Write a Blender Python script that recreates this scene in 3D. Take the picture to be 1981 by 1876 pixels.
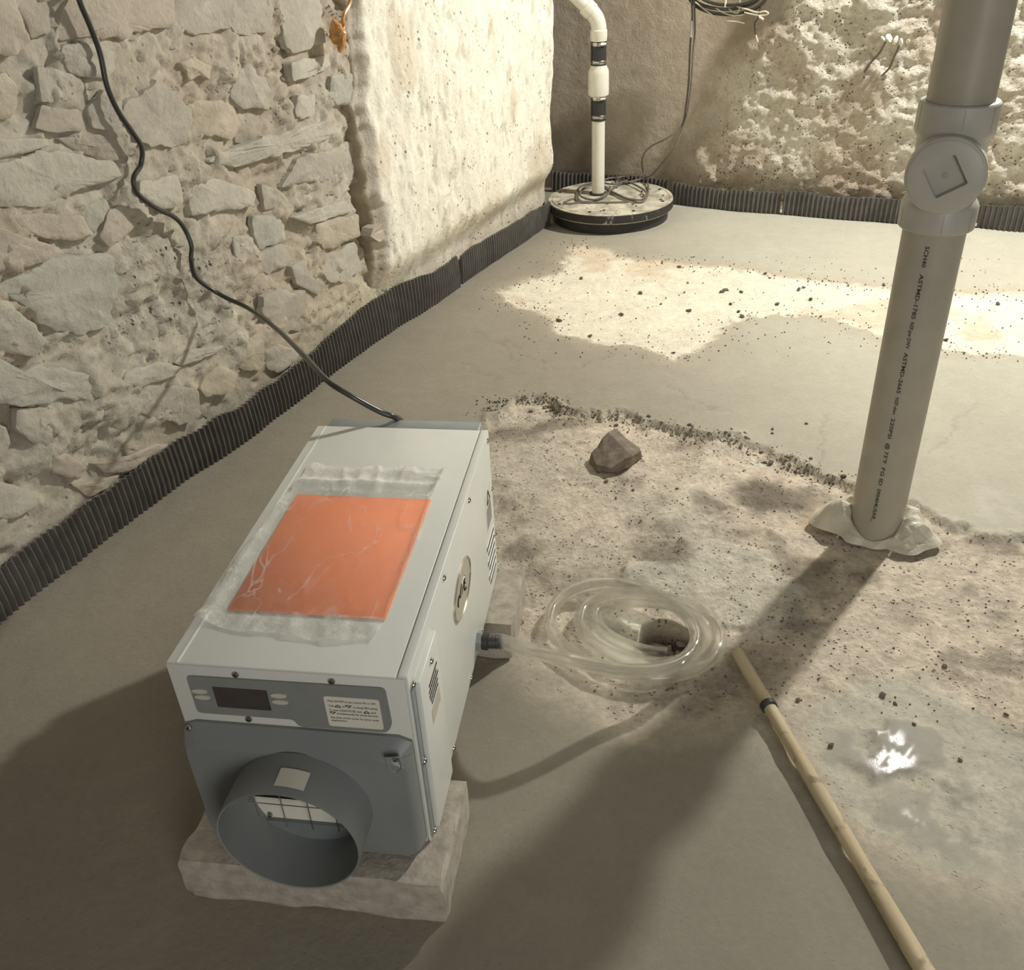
import bpy, bmesh, math, random
import numpy as np
from mathutils import Vector, Matrix

for _o in list(bpy.data.objects): bpy.data.objects.remove(_o)
scene = bpy.context.scene
col = scene.collection
random.seed(7)
rng = np.random.default_rng(11)

# ------------------------------------------------------------------ camera
IMW, IMH = 1981.0, 1876.0
F, PIT, ROLL, CH = 1793.75, 0.5690, -0.0547, 1.2815
_fw = np.array([0, math.cos(PIT), -math.sin(PIT)]); _r = np.array([1., 0, 0]); _u = np.cross(_r, _fw)
_c, _s = math.cos(ROLL), math.sin(ROLL)
RR, UU = _c*_r + _s*_u, -_s*_r + _c*_u
CAM = np.array([0, 0, CH])
cd = bpy.data.cameras.new('camera'); cam = bpy.data.objects.new('camera', cd); col.objects.link(cam)
cd.sensor_fit = 'HORIZONTAL'; cd.sensor_width = 36.0; cd.lens = F*36.0/IMW; cd.clip_start = 0.02
_m = Matrix.Identity(4)
for i in range(3):
    _m[i][0], _m[i][1], _m[i][2], _m[i][3] = RR[i], UU[i], -_fw[i], CAM[i]
cam.matrix_world = _m
scene.camera = cam

# ------------------------------------------------------------------ light
LAMP = (2.25, 3.30, 2.40)
LAMP_W, FILL_W, AMB = 365.0, 30.0, 0.092
scene.view_settings.view_transform = 'Standard'; scene.view_settings.look = 'None'
scene.view_settings.gamma = 1.0; scene.view_settings.use_curve_mapping = False
scene.view_settings.exposure = 0.0
w = bpy.data.worlds.new('world'); scene.world = w; w.use_nodes = True
w.node_tree.nodes['Background'].inputs[0].default_value = (1.0, 0.98, 0.945, 1)
w.node_tree.nodes['Background'].inputs[1].default_value = AMB
def lamp(name, kind, loc, power, color, size, aim=None):
    l = bpy.data.lights.new(name, kind); l.energy = power; l.color = color
    if kind == 'POINT': l.shadow_soft_size = size
    else: l.size = size
    o = bpy.data.objects.new(name, l); o.location = loc; col.objects.link(o)
    if aim is not None: o.rotation_euler = (Vector(aim)-Vector(loc)).to_track_quat('-Z', 'Y').to_euler()
    return o
lamp('work_light', 'POINT', LAMP, LAMP_W, (1.0, 0.98, 0.94), 0.06)
lamp('fill_light', 'AREA', (0.8, -1.7, 1.15), FILL_W, (1.0, 0.985, 0.95), 1.2, (-0.3, 1.2, 0.25))  # unseen fill lamp added behind the camera to brighten front faces

# ------------------------------------------------------------------ geometry helpers
def ray(x, y): return _fw + RR*((x-IMW/2)/F) - UU*((y-IMH/2)/F)
def fl(x, y, z=0.0):
    d = ray(x, y); return CAM + d*((z-CH)/d[2])
def onplane(x, y, P, n):
    d = ray(x, y); return CAM + d*(np.dot(np.asarray(P)-CAM, n)/np.dot(d, n))
AL = math.radians(27.0); DL = np.array([math.sin(AL), math.cos(AL), 0]); NL = np.array([DL[1], -DL[0], 0]); OL = np.array([-1.121, 1.559, 0]) - NL*0.035
AB = math.radians(26.1); DB = np.array([math.cos(AB), -math.sin(AB), 0]); NB = np.array([-DB[1]*-1, -DB[0], 0]); NB = np.array([-math.sin(AB), -math.cos(AB), 0]); OB = np.array([0.852, 4.383, 0]) - NB*0.035
def lw(x, y, d=0.0):                       # left wall: pixel -> (s, z)
    P = onplane(x, y, OL+NL*d, NL); return np.array([np.dot(P-OL, DL), P[2]])
def bw(x, y, d=0.0):
    P = onplane(x, y, OB+NB*d, NB); return np.array([np.dot(P-OB, DB), P[2]])
def LP(s, z, d): return OL + DL*s + NL*d + np.array([0, 0, z])
def BP(s, z, d): return OB + DB*s + NB*d + np.array([0, 0, z])

def lin(c):
    return tuple(((v/255.0)/12.92 if v/255.0 <= .04045 else ((v/255.0+.055)/1.055)**2.4) for v in c)

def _h(ix, iy, seed):
    n = (ix.astype(np.int64)*374761393 + iy.astype(np.int64)*668265263 + seed*1274126177) & 0x7fffffff
    n = ((n ^ (n >> 13))*1274126177) & 0x7fffffff
    n = n ^ (n >> 16)
    return (n & 0xffff)/65535.0
def vn(x, y, seed=0):
    x = np.asarray(x, float); y = np.asarray(y, float)
    ix = np.floor(x); iy = np.floor(y); fx = x-ix; fy = y-iy
    fx = fx*fx*(3-2*fx); fy = fy*fy*(3-2*fy)
    a = _h(ix, iy, seed); b = _h(ix+1, iy, seed); c = _h(ix, iy+1, seed); d = _h(ix+1, iy+1, seed)
    return (a*(1-fx)+b*fx)*(1-fy) + (c*(1-fx)+d*fx)*fy
def fbm(x, y, o=4, seed=0, g=0.5):
    t = 0; a = 1; n = 0
    for i in range(o):
        t = t + a*vn(x*2**i+i*17.3, y*2**i-i*9.1, seed+i); n += a; a *= g
    return t/n                              # 0..1
def ridge(x, y, o=4, seed=0):
    t = 0; a = 1; n = 0
    for i in range(o):
        t = t + a*(1-np.abs(2*vn(x*2**i+i*5.7, y*2**i+i*3.3, seed+i)-1)); n += a; a *= .5
    return t/n
def sstep(a, b, x):
    t = np.clip((x-a)/(b-a), 0, 1); return t*t*(3-2*t)
def poly_sd(px, py, poly):                  # signed distance, <0 inside
    poly = np.asarray(poly, float); d = np.full(px.shape, 1e9); ins = np.zeros(px.shape, bool); n = len(poly)
    for i in range(n):
        a = poly[i]; b = poly[(i+1) % n]; e = b-a
        wx = px-a[0]; wy = py-a[1]
        t = np.clip((wx*e[0]+wy*e[1])/(e@e+1e-12), 0, 1)
        d = np.minimum(d, np.hypot(wx-t*e[0], wy-t*e[1]))
        c = ((a[1] > py) != (b[1] > py))
        if abs(b[1]-a[1]) > 1e-12:
            ins ^= c & (px < (b[0]-a[0])*(py-a[1])/(b[1]-a[1])+a[0])
    return np.where(ins, -d, d)
def line_d(px, py, pts):
    pts = np.asarray(pts, float); d = np.full(px.shape, 1e9)
    for i in range(len(pts)-1):
        a = pts[i]; b = pts[i+1]; e = b-a; wx = px-a[0]; wy = py-a[1]
        t = np.clip((wx*e[0]+wy*e[1])/(e@e+1e-12), 0, 1)
        d = np.minimum(d, np.hypot(wx-t*e[0], wy-t*e[1]))
    return d
def spline(pts, n):                          # Catmull-Rom through points
    P = np.asarray(pts, float); P = np.vstack([2*P[0]-P[1], P, 2*P[-1]-P[-2]]); out = []
    for i in range(1, len(P)-2):
        for k in range(n):
            t = k/n
            out.append(.5*((2*P[i])+(-P[i-1]+P[i+1])*t+(2*P[i-1]-5*P[i]+4*P[i+1]-P[i+2])*t*t+(-P[i-1]+3*P[i]-3*P[i+1]+P[i+2])*t**3))
    out.append(P[-2]); return np.array(out)

def newmesh(name, v, f):
    me = bpy.data.meshes.new(name); me.from_pydata([tuple(map(float, p)) for p in v], [], [tuple(map(int, q)) for q in f]); me.update(); return me
def link(name, me, mat=None, parent=None, smooth=False):
    o = bpy.data.objects.new(name, me); col.objects.link(o)
    if mat: 
        if len(me.materials) == 0: me.materials.append(mat)
    if parent is not None: o.parent = parent
    if smooth: me.polygons.foreach_set('use_smooth', [True]*len(me.polygons))
    return o
def mk(name, v, f, mat, parent=None, smooth=False): return link(name, newmesh(name, v, f), mat, parent, smooth)
def tag(o, label, cat, group=None):
    o['label'] = label; o['category'] = cat
    if group: o['group'] = group
    return o
def struct(o): o['kind'] = 'structure'; return o
def thing(name, label, cat, loc=(0, 0, 0), rz=0, group=None):
    o = bpy.data.objects.new(name, None); o.empty_display_size = .05; col.objects.link(o)
    o.location = loc; o.rotation_euler = (0, 0, rz); return tag(o, label, cat, group)

class MB:
    def __init__(s): s.v = []; s.f = []
    def add(s, v, f):
        b = len(s.v); s.v += [tuple(map(float, p)) for p in v]; s.f += [tuple(b+int(i) for i in q) for q in f]; return s
    def box(s, x0, x1, y0, y1, z0, z1):
        v = [(x, y, z) for x in (x0, x1) for y in (y0, y1) for z in (z0, z1)]
        return s.add(v, [(0, 1, 3, 2), (4, 6, 7, 5), (0, 4, 5, 1), (2, 3, 7, 6), (0, 2, 6, 4), (1, 5, 7, 3)])
    def tube(s, path, r, seg=10, caps=True, closed=False):
        P = np.asarray(path, float); n = len(P)
        T = np.roll(P, -1, 0)-np.roll(P, 1, 0) if closed else np.gradient(P, axis=0)
        T /= np.linalg.norm(T, axis=1)[:, None]+1e-12
        up = np.array([0, 0, 1.]) if abs(T[0][2]) < .9 else np.array([1., 0, 0])
        N = np.cross(T[0], up); N /= np.linalg.norm(N); v = []
        rr = np.broadcast_to(np.asarray(r, float), (n,))
        for i in range(n):
            N = N-T[i]*(N@T[i]); N /= np.linalg.norm(N)+1e-12; B = np.cross(T[i], N)
            for k in range(seg):
                a = 2*math.pi*k/seg; v.append(P[i]+rr[i]*(math.cos(a)*N+math.sin(a)*B))
        f = []
        for i in range(n if closed else n-1):
            j = (i+1) % n
            for k in range(seg):
                k2 = (k+1) % seg; f.append((i*seg+k, i*seg+k2, j*seg+k2, j*seg+k))
        if caps and not closed:
            f.append(tuple(range(seg-1, -1, -1))); f.append(tuple((n-1)*seg+k for k in range(seg)))
        return s.add(v, f)
    def lathe(s, prof, seg=32, M=None, cap0=True, cap1=True):
        v = []; f = []; n = len(prof)
        for r, z in prof:
            for k in range(seg):
                a = 2*math.pi*k/seg; v.append((r*math.cos(a), r*math.sin(a), z))
        for i in range(n-1):
            for k in range(seg):
                k2 = (k+1) % seg; f.append((i*seg+k, i*seg+k2, (i+1)*seg+k2, (i+1)*seg+k))
        if cap0: f.append(tuple(range(seg-1, -1, -1)))
        if cap1: f.append(tuple((n-1)*seg+k for k in range(seg)))
        if M is not None: v = [tuple(M @ Vector(p)) for p in v]
        return s.add(v, f)
    def loft(s, loops, cap0=False, cap1=False):
        n = len(loops[0]); v = [p for l in loops for p in l]; f = []
        for i in range(len(loops)-1):
            for k in range(n):
                k2 = (k+1) % n; f.append((i*n+k, i*n+k2, (i+1)*n+k2, (i+1)*n+k))
        if cap0: f.append(tuple(range(n-1, -1, -1)))
        if cap1: f.append(tuple((len(loops)-1)*n+k for k in range(n)))
        return s.add(v, f)
    def build(s, name, mat, parent=None, smooth=False): 
        o = mk(name, s.v, s.f, mat, parent, smooth)
        bm = bmesh.new(); bm.from_mesh(o.data); bmesh.ops.recalc_face_normals(bm, faces=bm.faces); bm.to_mesh(o.data); bm.free()
        if smooth:
            try: o.data.set_sharp_from_angle(angle=math.radians(38))
            except Exception: pass
        return o
def bevbox(name, x0, x1, y0, y1, z0, z1, bev, mat, parent=None, seg=2):
    m = MB().box(x0, x1, y0, y1, z0, z1); me = newmesh(name, m.v, m.f)
    bm = bmesh.new(); bm.from_mesh(me); bmesh.ops.recalc_face_normals(bm, faces=bm.faces)
    bmesh.ops.bevel(bm, geom=bm.edges[:], offset=bev, segments=seg, affect='EDGES', profile=.5); bm.to_mesh(me); bm.free()
    o = link(name, me, mat, parent, True)
    o.data.set_sharp_from_angle(angle=math.radians(50)); return o
def rrect(x0, x1, z0, z1, r, n=5):
    out = []
    for cx, cz, a0 in ((x1-r, z1-r, 0), (x0+r, z1-r, 90), (x0+r, z0+r, 180), (x1-r, z0+r, 270)):
        for k in range(n+1):
            a = math.radians(a0+90*k/n); out.append((cx+r*math.cos(a), cz+r*math.sin(a)))
    return out
def fillet(poly, r, n=4):
    out = []; P = [np.array(p, float) for p in poly]; N = len(P)
    for i in range(N):
        a, b, c = P[i-1], P[i], P[(i+1) % N]; u = a-b; w_ = c-b
        rr = min(r, .45*np.linalg.norm(u), .45*np.linalg.norm(w_)); p0 = b+u/np.linalg.norm(u)*rr; p1 = b+w_/np.linalg.norm(w_)*rr
        for k in range(n+1):
            t = k/n; out.append(tuple((1-t)**2*p0+2*t*(1-t)*b+t*t*p1))
    return out
def grid_mesh(name, P, col4=None, extra=None, mat=None):
    ny, nx, _ = P.shape; me = bpy.data.meshes.new(name); nv = nx*ny
    idx = np.arange(nv).reshape(ny, nx)
    q = np.stack([idx[:-1, :-1], idx[:-1, 1:], idx[1:, 1:], idx[1:, :-1]], -1).reshape(-1, 4)
    me.vertices.add(nv); me.vertices.foreach_set('co', P.reshape(-1).astype(np.float32))
    me.loops.add(q.size); me.loops.foreach_set('vertex_index', q.reshape(-1).astype(np.int32))
    me.polygons.add(len(q)); me.polygons.foreach_set('loop_start', np.arange(0, q.size, 4, dtype=np.int32))
    me.polygons.foreach_set('use_smooth', np.ones(len(q), bool))
    me.update(calc_edges=True)
    if col4 is not None:
        at = me.color_attributes.new('tint', 'FLOAT_COLOR', 'POINT'); at.data.foreach_set('color', col4.reshape(-1).astype(np.float32))
    for k, a in (extra or {}).items():
        at = me.attributes.new(k, 'FLOAT', 'POINT'); at.data.foreach_set('value', a.reshape(-1).astype(np.float32))
    o = bpy.data.objects.new(name, me); col.objects.link(o)
    if mat: me.materials.append(mat)
    return o

# ------------------------------------------------------------------ materials
def nodes(name):
    m = bpy.data.materials.new(name); m.use_nodes = True; nt = m.node_tree
    return m, nt, nt.nodes['Principled BSDF']
def N(nt, t, **kw):
    n = nt.nodes.new(t)
    for k, v_ in kw.items():
        if k in n.inputs: n.inputs[k].default_value = v_
        else: setattr(n, k, v_)
    return n
def mixc(nt, fac, a, b, mode='MIX'):
    n = nt.nodes.new('ShaderNodeMix'); n.data_type = 'RGBA'; n.blend_type = mode
    for s_, i in ((fac, 0), (a, 6), (b, 7)):
        if isinstance(s_, (int, float)): n.inputs[i].default_value = s_
        elif isinstance(s_, tuple): n.inputs[i].default_value = (*s_[:3], 1)
        else: nt.links.new(s_, n.inputs[i])
    return n.outputs[2]
def ramp(nt, src, a, b, va=0.0, vb=1.0):
    n = nt.nodes.new('ShaderNodeMapRange'); n.clamp = True
    nt.links.new(src, n.inputs[0]); n.inputs[1].default_value = a; n.inputs[2].default_value = b; n.inputs[3].default_value = va; n.inputs[4].default_value = vb
    return n.outputs[0]
def math_(nt, op, a, b=None):
    n = nt.nodes.new('ShaderNodeMath'); n.operation = op
    for i, s_ in enumerate((a, b)):
        if s_ is None: continue
        if isinstance(s_, (int, float)): n.inputs[i].default_value = s_
        else: nt.links.new(s_, n.inputs[i])
    return n.outputs[0]
def noise(nt, scale, detail=4, rough=.55, dist=0.0, vec=None):
    n = N(nt, 'ShaderNodeTexNoise'); n.inputs['Scale'].default_value = scale; n.inputs['Detail'].default_value = detail; n.inputs['Roughness'].default_value = rough; n.inputs['Distortion'].default_value = dist
    if vec is None:
        vec = N(nt, 'ShaderNodeTexCoord').outputs['Object']
    nt.links.new(vec, n.inputs['Vector']); return n.outputs['Fac']
def bump(nt, bs, h, strength, dist):
    b = N(nt, 'ShaderNodeBump'); b.inputs['Strength'].default_value = strength; b.inputs['Distance'].default_value = dist
    nt.links.new(h, b.inputs['Height']); nt.links.new(b.outputs[0], bs.inputs['Normal'])
def plain(name, c, rough=.5, metal=0.0, var=.08, vs=30.0, bmp=0.0, bs_=200.0, coat=0.0, spec=.5):
    m, nt, b = nodes(name); b.inputs['Roughness'].default_value = rough; b.inputs['Metallic'].default_value = metal
    b.inputs['Specular IOR Level'].default_value = spec
    if coat: b.inputs['Coat Weight'].default_value = coat; b.inputs['Coat Roughness'].default_value = .15
    L = lin(c); n = noise(nt, vs, 4)
    c0 = tuple(max(0, v_*(1-var)) for v_ in L); c1 = tuple(min(1, v_*(1+var)) for v_ in L)
    nt.links.new(mixc(nt, ramp(nt, n, .3, .7), c0, c1), b.inputs['Base Color'])
    if bmp: bump(nt, b, noise(nt, bs_, 5), bmp, .002)
    return m
def surf(name, fine, fs, bstr, bdist, rough=.85, pits=0.0, pscale=60.0, wet=False, stretch=None):
    """colour from the mesh's tint attribute + procedural grain, relief and pits"""
    m, nt, b = nodes(name)
    at = N(nt, 'ShaderNodeVertexColor'); at.layer_name = 'tint'
    tc = N(nt, 'ShaderNodeTexCoord').outputs['Object']; vec = tc
    if stretch:
        mp = N(nt, 'ShaderNodeMapping'); mp.inputs['Scale'].default_value = stretch; nt.links.new(tc, mp.inputs[0]); vec = mp.outputs[0]
    ro = N(nt, 'ShaderNodeAttribute'); ro.attribute_name = 'grit'
    n1 = noise(nt, fs, 8, .65, 0, vec); n2 = noise(nt, fs*.22, 5, .6, .6, vec)
    g = ramp(nt, n1, .3, .7, 1-fine, 1+fine); g2 = ramp(nt, n2, .3, .7, 1-fine*.8, 1+fine*.8)
    gm = math_(nt, 'MULTIPLY', g, g2)
    gm = math_(nt, 'ADD', 1.0, math_(nt, 'MULTIPLY', math_(nt, 'SUBTRACT', gm, 1.0), ramp(nt, ro.outputs['Fac'], 0, 1)))
    c = mixc(nt, 1.0, at.outputs[0], gm, 'MULTIPLY')
    hgt = math_(nt, 'ADD', n1, math_(nt, 'MULTIPLY', n2, 1.2))
    if pits:
        vo = N(nt, 'ShaderNodeTexVoronoi'); vo.inputs['Scale'].default_value = pscale; nt.links.new(vec, vo.inputs['Vector'])
        n3 = noise(nt, pscale*.35, 3, .5, 0, vec)
        pit = math_(nt, 'MULTIPLY', ramp(nt, vo.outputs['Distance'], .10, .30, 1, 0), ramp(nt, n3, .52, .62))
        pit = math_(nt, 'MULTIPLY', pit, ro.outputs['Fac'])
        c = mixc(nt, math_(nt, 'MULTIPLY', pit, pits), c, lin((92, 78, 62)))
        hgt = math_(nt, 'SUBTRACT', hgt, math_(nt, 'MULTIPLY', pit, 1.6))
    nt.links.new(c, b.inputs['Base Color'])
    st = N(nt, 'ShaderNodeBump'); st.inputs['Distance'].default_value = bdist
    nt.links.new(hgt, st.inputs['Height']); nt.links.new(math_(nt, 'MULTIPLY', ro.outputs['Fac'], bstr), st.inputs['Strength'])
    nt.links.new(st.outputs[0], b.inputs['Normal'])
    b.inputs['Specular IOR Level'].default_value = .3
    if wet:
        wt = N(nt, 'ShaderNodeAttribute'); wt.attribute_name = 'wet'
        rr_ = math_(nt, 'ADD', ramp(nt, wt.outputs['Fac'], 0, 1, rough, .10), math_(nt, 'MULTIPLY', n2, .16))
        nt.links.new(rr_, b.inputs['Roughness'])
        nt.links.new(ramp(nt, wt.outputs['Fac'], 0, 1, .25, .6), b.inputs['Specular IOR Level'])
    else: b.inputs['Roughness'].default_value = rough
    return m
M = {}
M['floor'] = surf('floor_concrete', .20, 85, .8, .006, .85, .45, 95, wet=True)
M['stonewall'] = surf('rubble_mortar', .20, 60, .8, .007, .9, .7, 55)
M['white'] = surf('limewash', .10, 70, .8, .008, .9, .9, 48)
M['back'] = surf('rough_render', .18, 75, 1.0, .011, .9, .5, 70)
def desat0(c, k):
    l = .3*c[0]+.55*c[1]+.15*c[2]; return [(v_*(1-k)+l*k)*t_ for v_, t_ in zip(c, (1, 1.012, .972))]
def stone_mat(name, c, var=.14):
    m, nt, b = nodes(name); b.inputs['Roughness'].default_value = .9; b.inputs['Specular IOR Level'].default_value = .2
    L = tuple(desat0(lin(c), .28)); n = noise(nt, 9, 6, .6, .5); n2 = noise(nt, 70, 6, .6)
    c0 = tuple(v_*(1-var) for v_ in L); c1 = tuple(min(1, v_*(1+var)) for v_ in L)
    cc = mixc(nt, ramp(nt, n, .3, .7), c0, c1)
    cc = mixc(nt, ramp(nt, n2, .55, .75, 0, .35), cc, tuple(v_*.6 for v_ in L))
    nt.links.new(cc, b.inputs['Base Color'])
    bump(nt, b, math_(nt, 'ADD', n2, math_(nt, 'MULTIPLY', n, 1.5)), .6, .006); return m
SM = {k: stone_mat('stone_'+k, c) for k, c in dict(pink=(183, 167, 149), grey=(179, 168, 152), pale=(187, 177, 160), tan=(188, 172, 147), blue=(180, 174, 159), dark=(172, 158, 141)).items()}
M['block'] = plain('concrete_block', (172, 163, 148), .95, var=.22, vs=45, bmp=.7, bs_=160)
M['cab'] = plain('powder_coated_steel', (219, 221, 211), .38, var=.02, vs=20, bmp=.05, bs_=900)
M['cabfront'] = plain('powder_coat_front', (214, 212, 203), .4, var=.02, vs=20)
M['gplastic'] = plain('grey_plastic', (128, 131, 129), .42, var=.04, vs=15, bmp=.05, bs_=700)
M['gpanel'] = plain('control_panel_grey', (132, 133, 129), .5, var=.04, vs=40)
M['screen'] = plain('dark_display', (72, 66, 62), .15, var=.1, vs=60)
M['btn'] = plain('button_cream', (196, 190, 172), .45, var=.03)
M['label'] = plain('paper_label', (216, 212, 194), .6, var=.03)
M['ink'] = plain('black_ink', (52, 50, 46), .7, var=.1)
M['steel'] = plain('screw_steel', (190, 186, 176), .28, 1.0, var=.15, vs=120)
M['galv'] = plain('galvanised_flange', (150, 156, 154), .5, .3, var=.08, vs=25)
M['rubber'] = plain('black_rubber', (52, 51, 50), .5, var=.15, vs=60)
M['strip'] = plain('black_drain_plastic', (98, 95, 90), .30, var=.2, vs=25, bmp=.2, bs_=90)
M['cable'] = plain('black_cable', (62, 60, 56), .28, var=.1, vs=40)
M['greycable'] = plain('dusty_cable', (112, 106, 94), .5, var=.2, vs=60)
M['whitewire'] = plain('cream_wire', (214, 206, 182), .5, var=.08)
M['pvc'] = plain('white_pvc', (226, 222, 206), .38, var=.04, vs=25)
M['greypvc'] = plain('grey_pvc', (172, 165, 149), .45, var=.07, vs=14, bmp=.08, bs_=60)
M['hubpvc'] = plain('grey_pvc_fitting', (183, 180, 168), .42, var=.05, vs=20, bmp=.06, bs_=80)
M['orange'] = plain('orange_paper', (255, 152, 102), .55, var=.05, vs=12)
M['foam'] = plain('amber_foam', (190, 138, 72), .28, var=.3, vs=60, coat=.5)
M['wood'] = None
M['crumb'] = plain('concrete_crumb', (112, 100, 84), .95, var=.35, vs=60, bmp=.5)
M['chunk'] = plain('broken_concrete', (124, 113, 99), .95, var=.3, vs=40, bmp=.8, bs_=120)
M['rubble'] = plain('wet_rubble', (120, 104, 90), .55, var=.4, vs=50, bmp=.6, bs_=100)
M['lid'] = None
M['badge'] = plain('badge_beige', (186, 178, 158), .4, var=.08, vs=60)
M['chrome'] = plain('badge_rim', (206, 202, 186), .2, .8, var=.1)
M['slot'] = plain('dark_slot', (44, 40, 36), .8, var=.1)
M['pan'] = plain('white_drip_pan', (222, 218, 202), .35, var=.08, vs=20)
M['baff'] = plain('grey_baffle', (120, 126, 126), .5, var=.04)

def wood():
    m, nt, b = nodes('weathered_dowel'); tc = N(nt, 'ShaderNodeTexCoord').outputs['Object']
    mp = N(nt, 'ShaderNodeMapping'); mp.inputs['Scale'].default_value = (60, 60, 5); nt.links.new(tc, mp.inputs[0])
    n = noise(nt, 1.0, 6, .6, .3, mp.outputs[0]); n2 = noise(nt, 26, 4)
    c = mixc(nt, ramp(nt, n, .3, .7), lin((176, 158, 122)), lin((216, 200, 164)))
    c = mixc(nt, ramp(nt, n2, .57, .66, 0, .65), c, lin((116, 98, 70)))
    nt.links.new(c, b.inputs['Base Color']); b.inputs['Roughness'].default_value = .65; bump(nt, b, n, .3, .002); return m
M['wood'] = wood()
def lidmat():
    m, nt, b = nodes('dusty_lid'); n = noise(nt, 14, 7, .65, .4); n2 = noise(nt, 70, 4)
    c = mixc(nt, ramp(nt, n, .36, .6), lin((150, 143, 126)), lin((214, 206, 184)))
    c = mixc(nt, ramp(nt, n2, .60, .68, 0, .7), c, lin((92, 84, 72)))
    nt.links.new(c, b.inputs['Base Color']); b.inputs['Roughness'].default_value = .85; bump(nt, b, n2, .4, .003); return m
M['lid'] = lidmat()
def rimmat():
    m, nt, b = nodes('scuffed_black_rim'); n = noise(nt, 30, 6, .7, .5)
    c = mixc(nt, ramp(nt, n, .58, .68), lin((52, 51, 49)), lin((170, 164, 148)))
    nt.links.new(c, b.inputs['Base Color']); b.inputs['Roughness'].default_value = .5; return m
M['rim'] = rimmat()
def film(name, tint, base, edge, rough, haze=(246, 244, 236), bstr=.0):
    m, nt, b = nodes(name); out = nt.nodes['Material Output']
    b.inputs['Base Color'].default_value = (*lin(haze), 1); b.inputs['Roughness'].default_value = rough; b.inputs['Specular IOR Level'].default_value = .8
    tr = N(nt, 'ShaderNodeBsdfTransparent'); tr.inputs[0].default_value = (*tint, 1)
    lwn = N(nt, 'ShaderNodeLayerWeight'); lwn.inputs[0].default_value = .35
    n = noise(nt, 22, 5, .6, .6)
    fac = math_(nt, 'ADD', ramp(nt, lwn.outputs['Facing'], .35, .97, base, edge), ramp(nt, n, .45, .75, 0, .06))
    mp = N(nt, 'ShaderNodeMapping'); mp.inputs['Scale'].default_value = (1.0, .45, 1); mp.inputs['Rotation'].default_value = (0, 0, -.9); nt.links.new(N(nt, 'ShaderNodeTexCoord').outputs['Object'], mp.inputs[0])
    cr1 = math_(nt, 'ABSOLUTE', math_(nt, 'SUBTRACT', noise(nt, 16, 2, .5, .8, mp.outputs[0]), .5)); cr2 = noise(nt, 9, 2)
    fac = math_(nt, 'ADD', fac, math_(nt, 'MULTIPLY', ramp(nt, cr1, 0, .018, .34, 0), ramp(nt, cr2, .42, .62)))  # crinkle highlights painted in as pale, more opaque streaks
    lay = N(nt, 'ShaderNodeAttribute'); lay.attribute_name = 'layers'; fac = math_(nt, 'ADD', fac, lay.outputs['Fac'])
    mx = N(nt, 'ShaderNodeMixShader'); nt.links.new(fac, mx.inputs[0]); nt.links.new(tr.outputs[0], mx.inputs[1]); nt.links.new(b.outputs[0], mx.inputs[2]); nt.links.new(mx.outputs[0], out.inputs[0])
    if bstr: bump(nt, b, noise(nt, 60, 5, .6, 1.0), bstr, .004)
    return m
M['film'] = film('clear_poly_bag', (.97, .97, .96), .07, .80, .14, bstr=.8)
def vinyl():
    m, nt, b = nodes('clear_vinyl'); out = nt.nodes['Material Output']
    b.inputs['Base Color'].default_value = (1.0, 1.0, .985, 1); b.inputs['Transmission Weight'].default_value = 1.0; b.inputs['Roughness'].default_value = .05; b.inputs['IOR'].default_value = 1.42
    nt.links.new(ramp(nt, noise(nt, 40, 3), .3, .7, .01, .05), b.inputs['Roughness'])
    tr = N(nt, 'ShaderNodeBsdfTransparent'); tr.inputs[0].default_value = (.99, .99, .98, 1)
    mx = N(nt, 'ShaderNodeMixShader'); mx.inputs[0].default_value = .42; nt.links.new(tr.outputs[0], mx.inputs[1]); nt.links.new(b.outputs[0], mx.inputs[2])
    df = N(nt, 'ShaderNodeBsdfPrincipled'); df.inputs['Base Color'].default_value = (*lin((248, 244, 226)), 1); df.inputs['Roughness'].default_value = .22; df.inputs['Specular IOR Level'].default_value = 1.0
    lwn = N(nt, 'ShaderNodeLayerWeight'); lwn.inputs[0].default_value = .5; m2 = N(nt, 'ShaderNodeMixShader')
    nt.links.new(ramp(nt, lwn.outputs['Facing'], .70, .98, .02, .62), m2.inputs[0]); nt.links.new(mx.outputs[0], m2.inputs[1]); nt.links.new(df.outputs[0], m2.inputs[2]); nt.links.new(m2.outputs[0], out.inputs[0]); return m  # bright edge lines of the tube painted as cream diffuse
M['hose'] = vinyl()
M['sheeting'] = plain('crumpled_plastic', (206, 198, 178), .38, var=.14, vs=22, bmp=.3, bs_=50)

# ================================================================== SETTING
def fpoly(pts): return [tuple(fl(x, y)[:2]) for x, y in pts]
HOLE = fl(1287, 1222)[:2]
NEWEDGE = fpoly([(-400, 2300), (250, 1330), (420, 1180), (640, 960), (880, 835), (930, 800), (985, 772), (1060, 772), (1100, 800), (1180, 800), (1250, 812), (1330, 836), (1400, 850), (1450, 862), (1520, 885), (1560, 908), (1640, 925), (1760, 965), (1840, 1010), (1920, 1035), (1990, 1040), (2400, 1060)])
def worldgrid():
    xs = np.concatenate([np.arange(-1.75, -1.0, .02), np.arange(-1.0, .12, .0085), np.arange(.12, .48, .0042), np.arange(.48, 1.2, .0075), np.arange(1.2, 3.3, .014)])
    ys = np.concatenate([np.arange(.05, .62, .02), np.arange(.62, 1.26, .0075), np.arange(1.26, 1.58, .0042), np.arange(1.58, 2.6, .0085), np.arange(2.6, 5.05, .012)])
    return np.meshgrid(xs, ys)
X, Y = worldgrid()
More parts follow.
